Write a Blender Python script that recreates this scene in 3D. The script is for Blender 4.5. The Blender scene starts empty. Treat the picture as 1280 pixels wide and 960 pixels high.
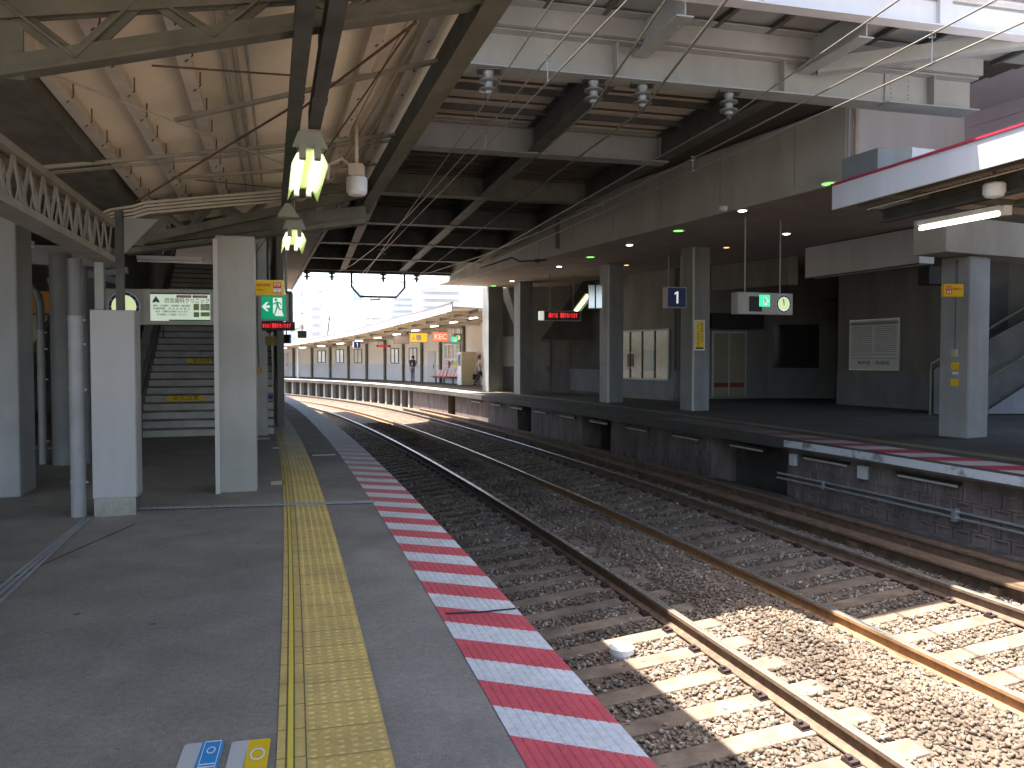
import bpy, bmesh, math, random
import numpy as np
from mathutils import Matrix, Vector
R = math.radians
rng = random.Random(7)
SC = bpy.context.scene
COL = SC.collection

# ------------------------------------------------------------------ camera, sky, sun, exposure
FPX, CZ, PITCH = 1000.0, 1.57, math.atan(32 / 1000)
cam = bpy.data.objects.new('camera', bpy.data.cameras.new('camera'))
COL.objects.link(cam)
cam.data.sensor_width = 36
cam.data.lens = 36 * FPX / 1280
cam.data.clip_start = .05
cam.data.clip_end = 3000
cam.location = (0, 0, CZ)
cam.rotation_euler = (R(90) - PITCH, 0, 0)
SC.camera = cam
SUN = Vector((-.349, .058, 1)).normalized()
SUN_EL = math.asin(SUN.z)
w = bpy.data.worlds.new('World'); SC.world = w; w.use_nodes = True
nt = w.node_tree
sky = nt.nodes.new('ShaderNodeTexSky'); sky.sky_type = 'NISHITA'; sky.sun_disc = False
sky.sun_elevation = SUN_EL
sky.sun_rotation = math.atan2(SUN.x, SUN.y)
sky.air_density = 1.0; sky.dust_density = 2.6; sky.ozone_density = .4
nt.links.new(sky.outputs[0], nt.nodes['Background'].inputs[0])
nt.nodes['Background'].inputs[1].default_value = .15
sun = bpy.data.objects.new('sun', bpy.data.lights.new('sun', 'SUN'))
COL.objects.link(sun)
sun.data.energy = 5; sun.data.angle = R(.5); sun.data.color = (1, .95, .86)
sun.location = (-20, 5, 60)
sun.rotation_euler = SUN.to_track_quat('Z', 'Y').to_euler()
SC.view_settings.view_transform = 'Standard'
SC.view_settings.look = 'None'
SC.view_settings.gamma = 1
SC.view_settings.use_curve_mapping = False
SC.view_settings.exposure = 2.05

# ------------------------------------------------------------------ geometry helpers
def at(px, py, Y):
    """world point seen at photo pixel (px,py) that stands Y metres ahead"""
    a, b = (px - 640) / FPX, (480 - py) / FPX
    c, s = math.cos(PITCH), math.sin(PITCH)
    dx, dy, dz = a, c + b * s, -s + b * c
    k = Y / dy
    return Vector((dx * k, Y, CZ + dz * k))
def gp(px, py, z=0.0):
    a, b = (px - 640) / FPX, (480 - py) / FPX
    c, s = math.cos(PITCH), math.sin(PITCH)
    dx, dy, dz = a, c + b * s, -s + b * c
    k = (z - CZ) / dz
    return Vector((dx * k, dy * k, z))
_S = np.arange(-24, 150, .25)
_TH = .2531 + .003282 * np.maximum(_S, -5) + .01305 * 4 * np.log1p(np.exp(np.minimum((_S - 39) / 4, 50)))
_TH = np.minimum(_TH, R(95))
_X = np.concatenate([[0], np.cumsum(-np.sin(_TH[:-1]) * .25)]); _Y = np.concatenate([[0], np.cumsum(np.cos(_TH[:-1]) * .25)])
_i0 = int(np.argmin(abs(_S))); _X = _X - _X[_i0] + 1.3576; _Y = _Y - _Y[_i0]
def TH(s): return float(np.interp(s, _S, _TH))
def P(s, d, z=0.0):
    th = TH(s)
    return Vector((float(np.interp(s, _S, _X)) + d * math.cos(th), float(np.interp(s, _S, _Y)) + d * math.sin(th), z))
def fr(h, ox=0, oy=0, oz=0): return Matrix.Translation((ox, oy, oz)) @ Matrix.Rotation(R(h), 4, 'Z')
def frs(s, d, z=0): p = P(s, d, z); return Matrix.Translation(p) @ Matrix.Rotation(TH(s), 4, 'Z')
I4 = Matrix.Identity(4)
CAN, BR, RB, LB = fr(16.8), fr(14.5), fr(24.5), fr(18)

class MB:
    def __init__(s, M=I4): s.v = []; s.f = []; s.m = []; s.M = M
    def add(s, vs, fs, mi=0):
        o = len(s.v)
        s.v += [s.M @ Vector(v) for v in vs]
        s.f += [tuple(o + i for i in f) for f in fs]; s.m += [mi] * len(fs); return s
    def bx(s, x0, x1, y0, y1, z0, z1, mi=0):
        return s.add([(x0,y0,z0),(x1,y0,z0),(x1,y1,z0),(x0,y1,z0),(x0,y0,z1),(x1,y0,z1),(x1,y1,z1),(x0,y1,z1)],
              [(0,3,2,1),(4,5,6,7),(0,1,5,4),(1,2,6,5),(2,3,7,6),(3,0,4,7)], mi)
    def c(s, cx, cy, cz, sx, sy, sz, mi=0): return s.bx(cx-sx/2,cx+sx/2,cy-sy/2,cy+sy/2,cz-sz/2,cz+sz/2,mi)
    def bar(s, a, b, w, h, mi=0, up=(0,0,1)):
        a, b = Vector(a), Vector(b); d = (b - a).normalized(); up = Vector(up)
        x = d.cross(up)
        if x.length < 1e-4: x = d.cross(Vector((1,0,0)))
        x.normalize(); y = x.cross(d)
        vs = []
        for p in (a, b):
            for i, j in ((-1,-1),(1,-1),(1,1),(-1,1)): vs.append(p + x*i*w/2 + y*j*h/2)
        return s.add(vs, [(0,1,2,3),(7,6,5,4),(0,4,5,1),(1,5,6,2),(2,6,7,3),(3,7,4,0)], mi)
    def tube(s, pts, r, n=8, mi=0, cap=True):
        pts = [Vector(p) for p in pts]; vs = []; fs = []
        rr = r if isinstance(r, (list, tuple)) else [r] * len(pts)
        ref = None
        for i, p in enumerate(pts):
            d = (pts[min(i+1, len(pts)-1)] - pts[max(i-1, 0)])
            if d.length < 1e-9: d = Vector((0,0,1))
            d.normalize()
            if ref is None: ref = Vector((0,0,1)) if abs(d.z) < .9 else Vector((1,0,0))
            x = d.cross(ref); 
            if x.length < 1e-4: x = d.cross(Vector((0,1,0)))
            x.normalize(); y = x.cross(d); ref = y
            for k in range(n):
                a = 2*math.pi*k/n; vs.append(p + (x*math.cos(a) + y*math.sin(a))*rr[i])
        for i in range(len(pts)-1):
            for k in range(n):
                a, b = i*n+k, i*n+(k+1) % n
                fs.append((a, b, b+n, a+n))
        if cap: fs.append(tuple(range(n-1, -1, -1))); fs.append(tuple((len(pts)-1)*n+k for k in range(n)))
        return s.add(vs, fs, mi)
    def cyl(s, p, r, h, n=20, mi=0, r2=None):
        p = Vector(p); return s.tube([p, p+Vector((0,0,h))], [r, r if r2 is None else r2], n, mi)
    def lathe(s, p, prof, n=16, mi=0):
        p = Vector(p); return s.tube([p+Vector((0,0,z)) for r, z in prof], [max(r, 1e-4) for r, z in prof], n, mi)
    def disc(s, p, r, n=24, mi=0, a0=0, a1=2*math.pi, r0=0.0, yd=0):
        """flat disc or ring facing local -Y"""
        vs = []; fs = []
        k = n
        for i in range(k+1):
            a = a0 + (a1-a0)*i/k
            for q in (r0, r): vs.append((p[0]+q*math.sin(a), p[1], p[2]+q*math.cos(a)))
        for i in range(k): fs.append((2*i, 2*i+1, 2*i+3, 2*i+2))
        return s.add(vs, fs, mi)
    def poly(s, pts, mi=0): return s.add(pts, [tuple(range(len(pts)))], mi)
    def prism(s, pts, y0, y1, mi=0):
        """outline in local XZ pushed from y0 to y1"""
        n = len(pts)
        vs = [(x, y0, z) for x, z in pts] + [(x, y1, z) for x, z in pts]
        fs = [tuple(range(n)), tuple(range(2*n-1, n-1, -1))] + [(i, i+n, (i+1) % n+n, (i+1) % n) for i in range(n)]
        return s.add(vs, fs, mi)
    def sweep(s, prof, ss, mi=0, closed=True, cap=True, fmi=None):
        """profile of (d,z) or a function of s, run along the track curve"""
        vs = []; fs = []; mm = []
        for q in ss:
            pr = prof(q) if callable(prof) else prof
            vs += [P(q, d, z) for d, z in pr]
        n = len(pr); L = len(ss)
        o = len(s.v); s.v += vs
        for i in range(L-1):
            for k in range(n if closed else n-1):
                a, b = i*n+k, i*n+(k+1) % n
                s.f.append((o+a, o+b, o+b+n, o+a+n)); s.m.append(fmi[k] if fmi else mi)
        if closed and cap:
            s.f.append(tuple(o+k for k in range(n-1, -1, -1))); s.m.append(mi)
            s.f.append(tuple(o+(L-1)*n+k for k in range(n))); s.m.append(mi)
        return s
    def text(s, txt, size, M, mi=0, ext=.0015, align='CENTER', fit=None, bold=0):
        cu = bpy.data.curves.new('lettering', 'FONT'); cu.body = txt; cu.size = size; cu.extrude = ext
        cu.align_x = align; cu.align_y = 'CENTER'; cu.resolution_u = 3; cu.offset = bold
        ob = bpy.data.objects.new('lettering', cu); COL.objects.link(ob)
        dg = bpy.context.evaluated_depsgraph_get(); me = ob.evaluated_get(dg).to_mesh()
        vs = [v.co.copy() for v in me.vertices]; fs = [tuple(p.vertices) for p in me.polygons]
        ob.evaluated_get(dg).to_mesh_clear(); bpy.data.objects.remove(ob); bpy.data.curves.remove(cu)
        if fit and vs:
            x0 = min(v.x for v in vs); x1 = max(v.x for v in vs)
            k = fit / max(1e-6, x1-x0)
            for v in vs: v.x *= k
        T = M @ Matrix.Rotation(R(90), 4, 'X')
        return s.add([T @ v for v in vs], fs, mi)
    def build(s, name, mats, parent=None, smooth=False, bevel=0, label=None, cat=None, group=None, kind=None):
        mats = mats if isinstance(mats, (list, tuple)) else [mats]
        v = s.v
        root = parent
        while root is not None and root.parent is not None: root = root.parent
        me = bpy.data.meshes.new(name)
        if root is not None:
            inv = (Matrix.Translation(root.location) @ Matrix.Rotation(root.rotation_euler.z, 4, 'Z')).inverted()
            if root.type == 'MESH': pass
            v = [inv @ p for p in v]; base = None
        else:
            xs = [p.x for p in v]; ys = [p.y for p in v]; zs = [p.z for p in v]
            base = Vector(((min(xs)+max(xs))/2, (min(ys)+max(ys))/2, min(zs)))
            v = [p-base for p in v]
        me.from_pydata([tuple(p) for p in v], [], s.f)
        for m in mats: me.materials.append(m)
        me.polygons.foreach_set('material_index', s.m)
        bm = bmesh.new(); bm.from_mesh(me); bmesh.ops.recalc_face_normals(bm, faces=bm.faces); bm.to_mesh(me); bm.free()
        if smooth: 
            me.polygons.foreach_set('use_smooth', [True]*len(me.polygons))
            try: me.set_sharp_from_angle(angle=R(38))
            except Exception: pass
        o = bpy.data.objects.new(name, me); COL.objects.link(o)
        if base is not None: o.location = base
        if parent is not None: o.parent = parent
        if bevel:
            b = o.modifiers.new('bevel', 'BEVEL'); b.width = bevel; b.segments = 2; b.limit_method = 'ANGLE'; b.angle_limit = R(40)
            b.harden_normals = False
        tag(o, label, cat, group, kind)
        return o
def tag(o, label=None, cat=None, group=None, kind=None):
    if label: o['label'] = label
    if cat: o['category'] = cat
    if group: o['group'] = group
    if kind: o['kind'] = kind
    return o
def thing(name, label, cat, loc, rz=0, group=None):
    o = bpy.data.objects.new(name, None); COL.objects.link(o)
    o.location = Vector(loc); o.rotation_euler = (0, 0, R(rz)); o.empty_display_size = .2
    return tag(o, label, cat, group)
def kids(o): return [c for c in o.children]
def dup(o, loc, rz=None, label=None, group=None, parent=None):
    c = o.copy(); COL.objects.link(c)
    if parent is not None: c.parent = parent
    else:
        c.location = loc
        if rz is not None: c.rotation_euler = (0, 0, rz)
    if label: c['label'] = label
    if group: c['group'] = group
    for k in list(o.children): dup(k, None, parent=c)
    return c

# ------------------------------------------------------------------ materials
def M(name, col, col2=None, scale=3, rough=.7, metal=0, bump=0, bscale=40, streak=0, spec=.4, detail=6, contrast=(.35,.65), emit=None, estr=0, coat=0):
    m = bpy.data.materials.new(name); m.use_nodes = True; n = m.node_tree; b = n.nodes['Principled BSDF']
    b.inputs['Base Color'].default_value = (*col, 1); b.inputs['Roughness'].default_value = rough
    b.inputs['Metallic'].default_value = metal; b.inputs['Specular IOR Level'].default_value = spec
    if coat: b.inputs['Coat Weight'].default_value = coat
    g = n.nodes.new('ShaderNodeNewGeometry')
    if col2:
        mp = n.nodes.new('ShaderNodeMapping'); n.links.new(g.outputs['Position'], mp.inputs[0])
        mp.inputs['Scale'].default_value = (1, 1, 1/(1+streak))
        tx = n.nodes.new('ShaderNodeTexNoise'); tx.inputs['Scale'].default_value = scale; tx.inputs['Detail'].default_value = detail; tx.inputs['Roughness'].default_value = .65
        n.links.new(mp.outputs[0], tx.inputs['Vector'])
        rp = n.nodes.new('ShaderNodeValToRGB'); rp.color_ramp.elements[0].position, rp.color_ramp.elements[1].position = contrast
        rp.color_ramp.elements[0].color = (*col, 1); rp.color_ramp.elements[1].color = (*col2, 1)
        n.links.new(tx.outputs['Fac'], rp.inputs[0]); n.links.new(rp.outputs[0], b.inputs['Base Color'])
        mr = n.nodes.new('ShaderNodeMapRange'); mr.inputs[3].default_value = max(0, rough-.1); mr.inputs[4].default_value = min(1, rough+.12)
        n.links.new(tx.outputs['Fac'], mr.inputs[0]); n.links.new(mr.outputs[0], b.inputs['Roughness'])
    if bump:
        t2 = n.nodes.new('ShaderNodeTexNoise'); t2.inputs['Scale'].default_value = bscale; t2.inputs['Detail'].default_value = 4
        n.links.new(g.outputs['Position'], t2.inputs['Vector'])
        bp = n.nodes.new('ShaderNodeBump'); bp.inputs['Strength'].default_value = bump; bp.inputs['Distance'].default_value = .01
        n.links.new(t2.outputs['Fac'], bp.inputs['Height']); n.links.new(bp.outputs[0], b.inputs['Normal'])
    if emit:
        b.inputs['Emission Color'].default_value = (*emit, 1); b.inputs['Emission Strength'].default_value = estr
    return m
m_asph = M('asphalt', (.235,.203,.166), (.295,.255,.21), 1.3, .82, bump=.35, bscale=160, contrast=(.3,.7), detail=9)
def spots(m, scale, size, col):
    n = m.node_tree; b = n.nodes['Principled BSDF']; src = b.inputs['Base Color'].links[0].from_socket
    g = n.nodes.new('ShaderNodeNewGeometry'); vo = n.nodes.new('ShaderNodeTexVoronoi'); vo.inputs['Scale'].default_value = scale; n.links.new(g.outputs['Position'], vo.inputs['Vector'])
    nz = n.nodes.new('ShaderNodeTexNoise'); nz.inputs['Scale'].default_value = 22; n.links.new(g.outputs['Position'], nz.inputs['Vector'])
    ad = n.nodes.new('ShaderNodeMath'); ad.operation = 'MULTIPLY_ADD'; n.links.new(nz.outputs['Fac'], ad.inputs[0]); ad.inputs[1].default_value = size*1.2; n.links.new(vo.outputs['Distance'], ad.inputs[2])
    sp = n.nodes.new('ShaderNodeSeparateColor'); n.links.new(vo.outputs['Color'], sp.inputs[0])
    th = n.nodes.new('ShaderNodeMath'); th.operation = 'MULTIPLY'; n.links.new(sp.outputs[0], th.inputs[0]); th.inputs[1].default_value = size*2.2
    mr = n.nodes.new('ShaderNodeMath'); mr.operation = 'LESS_THAN'; n.links.new(ad.outputs[0], mr.inputs[0]); n.links.new(th.outputs[0], mr.inputs[1])
    ml = n.nodes.new('ShaderNodeMath'); ml.operation = 'MULTIPLY'; n.links.new(mr.outputs[0], ml.inputs[0]); ml.inputs[1].default_value = .6
    mx = n.nodes.new('ShaderNodeMix'); mx.data_type = 'RGBA'; n.links.new(ml.outputs[0], mx.inputs[0]); n.links.new(src, mx.inputs[6]); mx.inputs[7].default_value = (*col, 1)
    n.links.new(mx.outputs[2], b.inputs['Base Color'])
def blotch(m, scale, lo, hi):
    n = m.node_tree; b = n.nodes['Principled BSDF']; src = b.inputs['Base Color'].links[0].from_socket
    g = n.nodes.new('ShaderNodeNewGeometry'); nz = n.nodes.new('ShaderNodeTexNoise'); nz.inputs['Scale'].default_value = scale; nz.inputs['Detail'].default_value = 7; nz.inputs['Distortion'].default_value = .6
    n.links.new(g.outputs['Position'], nz.inputs['Vector'])
    mr = n.nodes.new('ShaderNodeMapRange'); mr.inputs[1].default_value = .3; mr.inputs[2].default_value = .7; mr.inputs[3].default_value = lo; mr.inputs[4].default_value = hi; n.links.new(nz.outputs['Fac'], mr.inputs[0])
    mx = n.nodes.new('ShaderNodeMix'); mx.data_type = 'RGBA'; mx.blend_type = 'MULTIPLY'; mx.inputs[0].default_value = 1; n.links.new(src, mx.inputs[6]); n.links.new(mr.outputs[0], mx.inputs[7]); n.links.new(mx.outputs[2], b.inputs['Base Color'])
blotch(m_asph, .35, .72, 1.16); blotch(m_asph, 2.6, .88, 1.08); blotch(m_asph, 30, .86, 1.12); blotch(m_asph, 140, .72, 1.25); spots(m_asph, 1.6, .045, (.045,.04,.037)); spots(m_asph, 4.5, .03, (.06,.055,.05))
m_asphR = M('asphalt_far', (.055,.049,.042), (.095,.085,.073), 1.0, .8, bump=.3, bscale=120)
m_conc = M('concrete_painted', (.40,.385,.34), (.33,.315,.275), 2.2, .75, bump=.1, bscale=60, streak=5)
m_concd = M('concrete_dirty', (.20,.185,.165), (.09,.08,.07), 2.5, .9, bump=.4, bscale=30, streak=2)
m_wallbr = M('wall_brown', (.22,.172,.155), (.115,.088,.077), 3, .9, bump=.4, bscale=30, streak=2)
m_column = M('column_paint', (.36,.36,.35), (.29,.29,.28), 2, .55, bump=.05, streak=6)
m_columnd = M('column_grey', (.25,.255,.25), (.19,.195,.19), 2, .55, streak=6)
m_edge = M('pale_edge', (.52,.50,.46), None, rough=.6)
m_steelL = M('steel_pale', (.35,.35,.335), (.25,.247,.23), 1.6, .6, streak=1.5, contrast=(.3,.75))
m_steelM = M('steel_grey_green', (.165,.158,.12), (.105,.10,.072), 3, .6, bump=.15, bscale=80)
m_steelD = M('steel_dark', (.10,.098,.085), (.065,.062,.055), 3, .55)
m_deckrib = M('deck_ribs', (.64,.57,.46), (.52,.45,.36), 2.2, .75, streak=0)
m_deckdark = M('deck_gap', (.09,.075,.06), None, rough=.9)
m_roof = M('roof_sheet_tan', (.82,.73,.58), (.70,.60,.46), 1.5, .7, contrast=(.35,.75))
m_roofout = M('roof_outside', (.35,.35,.36), None, rough=.6)
m_purlin = M('purlin_paint', (.76,.67,.56), (.62,.52,.42), 4, .6)
m_soffit = M('soffit_panel', (.44,.36,.31), (.36,.29,.25), .9, .75)
m_white = M('white_panel', (.60,.59,.60), (.52,.51,.52), 1.5, .5, streak=6)
m_siding = M('siding', (.52,.47,.51), (.45,.41,.45), 1.2, .5, streak=3)
m_redtrim = M('red_trim', (.35,.03,.06), None, rough=.5)
m_wallgrey = M('wall_grey', (.24,.225,.20), (.18,.17,.15), 1.5, .75, streak=3)
m_walldark = M('wall_dark', (.12,.115,.105), (.08,.078,.07), 1.2, .8)
m_wains = M('wainscot', (.21,.215,.235), (.16,.165,.18), 2, .6, streak=2)
m_black = M('black', (.018,.018,.018), None, rough=.6)
m_ballbase = M('ballast_bed', (.17,.13,.095), (.08,.06,.045), 14, .95, bump=1.0, bscale=26, contrast=(.3,.7))
m_sleeper = M('sleeper_timber', (.27,.205,.15), (.16,.115,.08), 5, .85, bump=.4, bscale=50)
m_rust = M('rail_rust', (.20,.13,.085), (.11,.072,.05), 9, .7, bump=.2, bscale=90)
m_railtop = M('rail_polished', (.58,.555,.49), (.46,.43,.37), 20, .24, metal=.7)
m_beam = M('rusty_beam', (.22,.14,.085), (.12,.075,.05), 5, .75, bump=.2)
m_clip = M('rail_clip', (.045,.027,.026), None, rough=.7)
m_galv = M('galvanised', (.50,.51,.51), (.40,.41,.41), 6, .4, metal=.6)
m_conduit = M('conduit_cream', (.60,.54,.44), (.48,.42,.33), 5, .55)
m_pipe = M('pipe_grey', (.33,.33,.33), (.27,.27,.27), 4, .45)
m_piped = M('pipe_dark', (.15,.155,.155), None, rough=.45)
m_yellow = M('tactile_yellow', (.70,.48,.14), (.60,.41,.14), 3, .65, bump=.1)
m_yellowb = M('tactile_line_yellow', (.70,.52,.07), None, rough=.6)
m_groove = M('groove', (.16,.13,.06), None, rough=.9)
m_sunf = M('faded_grey', (.33,.325,.31), (.26,.255,.24), 6, .6)
m_wire = M('wire_copper', (.34,.31,.25), None, rough=.4, metal=.6)
m_insul = M('porcelain', (.21,.21,.195), (.14,.14,.13), 8, .3, coat=.3)
m_tube = M('lit_tube', (1,1,.9), emit=(1,.98,.82), estr=1.6)
m_refl = M('lamp_reflector', (.30,.38,.13), rough=.4, emit=(.55,.75,.22), estr=.05)
m_lampm = M('lamp_metal', (.28,.29,.22), None, rough=.5)
m_green = M('sign_green', (.0,.33,.16), rough=.4, emit=(.0,.33,.15), estr=.16)
m_signwhite = M('sign_white_lit', (.8,.8,.78), rough=.4, emit=(.8,.85,.75), estr=.16)
m_signyel = M('sign_yellow', (.80,.52,.01), rough=.45)
m_signred = M('sign_red', (.65,.06,.04), rough=.45)
m_signblue = M('sign_blue', (.015,.03,.16), rough=.4)
m_matte = M('sign_housing', (.42,.40,.36), (.37,.35,.31), 4, .5)
m_led = M('led_red', (.6,.02,.02), emit=(1,.03,.04), estr=.45)
m_ledhouse = M('led_housing', (.035,.03,.03), None, rough=.4)
m_ledpale = M('led_housing_pale', (.40,.38,.36), None, rough=.5)
m_glass = M('glass_lit', (.15,.165,.125), (.24,.25,.205), 1.4, .1, spec=.7)
m_glassd = M('glass_dark', (.03,.032,.03), None, rough=.08, spec=.8)
m_skypane = M('mirror_panel', (.55,.6,.68), None, rough=.12, metal=.9)
m_orange = M('orange_panel', (.62,.22,.02), None, rough=.45)
m_cream = M('cream_panel', (.62,.55,.34), None, rough=.5)
m_ink = M('ink', (.03,.03,.03), None, rough=.6)
m_plain = M('paper_white', (.78,.78,.76), (.70,.70,.68), 5, .55)
m_seat = M('seat_red', (.55,.07,.12), None, rough=.4)
m_seatb = M('seat_back_pale', (.75,.50,.52), None, rough=.4)
m_skin = M('skin', (.55,.36,.27), None, rough=.55)
m_hair = M('hair', (.02,.016,.014), None, rough=.5)
m_farwhite = M('far_white', (.80,.80,.79), (.72,.71,.70), .8, .6)
m_farbld = M('far_building', (.80,.77,.78), (.74,.71,.73), .3, .8)  # paled to stand in for haze over the distant blocks
m_farmast = M('far_mast', (.60,.62,.66), None, rough=.5)
m_chrome = M('stainless', (.62,.62,.60), (.50,.50,.48), 9, .25, metal=1)

# red / white slanted hatching of the platform edge, worn with distance along it (object's own UV: metres along, metres across)
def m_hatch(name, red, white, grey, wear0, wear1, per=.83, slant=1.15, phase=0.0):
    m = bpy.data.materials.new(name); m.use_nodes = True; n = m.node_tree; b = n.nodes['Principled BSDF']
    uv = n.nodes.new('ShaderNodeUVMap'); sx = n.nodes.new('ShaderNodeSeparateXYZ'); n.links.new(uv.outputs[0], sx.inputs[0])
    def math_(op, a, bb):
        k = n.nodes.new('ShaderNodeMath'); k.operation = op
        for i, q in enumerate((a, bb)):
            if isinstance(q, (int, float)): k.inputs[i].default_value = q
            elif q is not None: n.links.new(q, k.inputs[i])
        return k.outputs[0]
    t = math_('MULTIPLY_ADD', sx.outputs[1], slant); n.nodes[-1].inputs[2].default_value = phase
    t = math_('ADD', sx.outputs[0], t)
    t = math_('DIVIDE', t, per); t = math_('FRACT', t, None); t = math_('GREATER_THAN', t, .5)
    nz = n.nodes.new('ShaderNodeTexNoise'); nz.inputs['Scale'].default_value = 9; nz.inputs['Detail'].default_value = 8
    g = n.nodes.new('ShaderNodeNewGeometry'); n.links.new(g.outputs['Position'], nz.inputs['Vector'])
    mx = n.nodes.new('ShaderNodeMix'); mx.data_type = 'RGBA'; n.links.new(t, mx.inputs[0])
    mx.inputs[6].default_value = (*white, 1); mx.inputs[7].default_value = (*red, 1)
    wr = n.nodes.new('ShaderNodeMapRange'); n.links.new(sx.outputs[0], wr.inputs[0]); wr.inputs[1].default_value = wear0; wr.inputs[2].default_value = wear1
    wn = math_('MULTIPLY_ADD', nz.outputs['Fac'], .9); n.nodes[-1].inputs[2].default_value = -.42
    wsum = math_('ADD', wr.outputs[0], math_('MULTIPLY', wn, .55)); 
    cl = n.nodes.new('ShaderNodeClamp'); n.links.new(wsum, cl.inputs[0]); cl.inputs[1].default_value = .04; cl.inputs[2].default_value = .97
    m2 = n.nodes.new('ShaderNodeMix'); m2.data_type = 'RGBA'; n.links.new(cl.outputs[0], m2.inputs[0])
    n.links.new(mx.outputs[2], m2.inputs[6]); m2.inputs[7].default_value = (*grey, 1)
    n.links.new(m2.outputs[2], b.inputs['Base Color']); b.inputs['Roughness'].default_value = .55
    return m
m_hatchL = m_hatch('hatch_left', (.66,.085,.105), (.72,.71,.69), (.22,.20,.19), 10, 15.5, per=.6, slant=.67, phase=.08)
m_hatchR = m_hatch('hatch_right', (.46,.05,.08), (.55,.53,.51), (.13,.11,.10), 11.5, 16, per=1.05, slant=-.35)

def srange(a, b, st):
    n = max(2, int(math.ceil((b-a)/st))+1); return [a+(b-a)*i/(n-1) for i in range(n)]
SS = srange(-8, 60, 1.0) + srange(61, 108, 1.5)
SN = srange(-6, 40, .5)
# ------------------------------------------------------------------ setting: ground, platforms
gnd = MB(); gnd.add([(-400,-60,-1.75),(300,-60,-1.75),(300,700,-1.75),(-400,700,-1.75)], [(0,1,2,3)])
gnd.build('ground', M('ground_soil', (.22,.19,.16), (.15,.13,.11), .4, .95), kind='structure')

def bedz(d):   # ballast surface height across the tracks
    pts = [(-.6,-1.24),(.75,-1.222),(2.25,-1.075),(2.75,-1.02),(3.2,-.965),(3.55,-1.035),(4.1,-1.222),(5.6,-1.075),(6.1,-1.12),(6.7,-1.16),(8.4,-1.2)]
    return float(np.interp(d, [p[0] for p in pts], [p[1] for p in pts]))
bd = [-.6,-.2,.3,.75,1.2,1.7,2.25,2.5,2.75,3.0,3.2,3.4,3.55,3.8,4.1,4.6,5.1,5.6,6.1,6.7,7.4,8.4]
b = MB(); b.sweep([(d, bedz(d)) for d in bd], SS, closed=False)
b.build('track_bed', m_ballbase, smooth=True, kind='structure')

lp = MB()
lp.sweep([(-30,0),(-.01,0),(0,-.012),(0,-.16),(-.28,-.17),(-.30,-1.7),(-30,-1.7)], SS)
lp.build('left_platform', [m_asph], kind='structure')
def rd(s):  # right platform edge distance from the reference edge
    return float(np.interp(s, [-8, 12, 20, 34, 44, 110], [8.17, 8.17, 7.85, 7.85, 7.75, 7.8]))
rp = MB()
rp.sweep(lambda s: [(rd(s)+34 if s < 45 else rd(s)+9,0),(rd(s)+.01,0),(rd(s),-.012),(rd(s),-.20),(rd(s)+.9,-.21),(rd(s)+.9,-1.75),(rd(s)+34 if s < 45 else rd(s)+9,-1.75)], SS)
rp.build('right_platform', [m_asphR], kind='structure')

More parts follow.
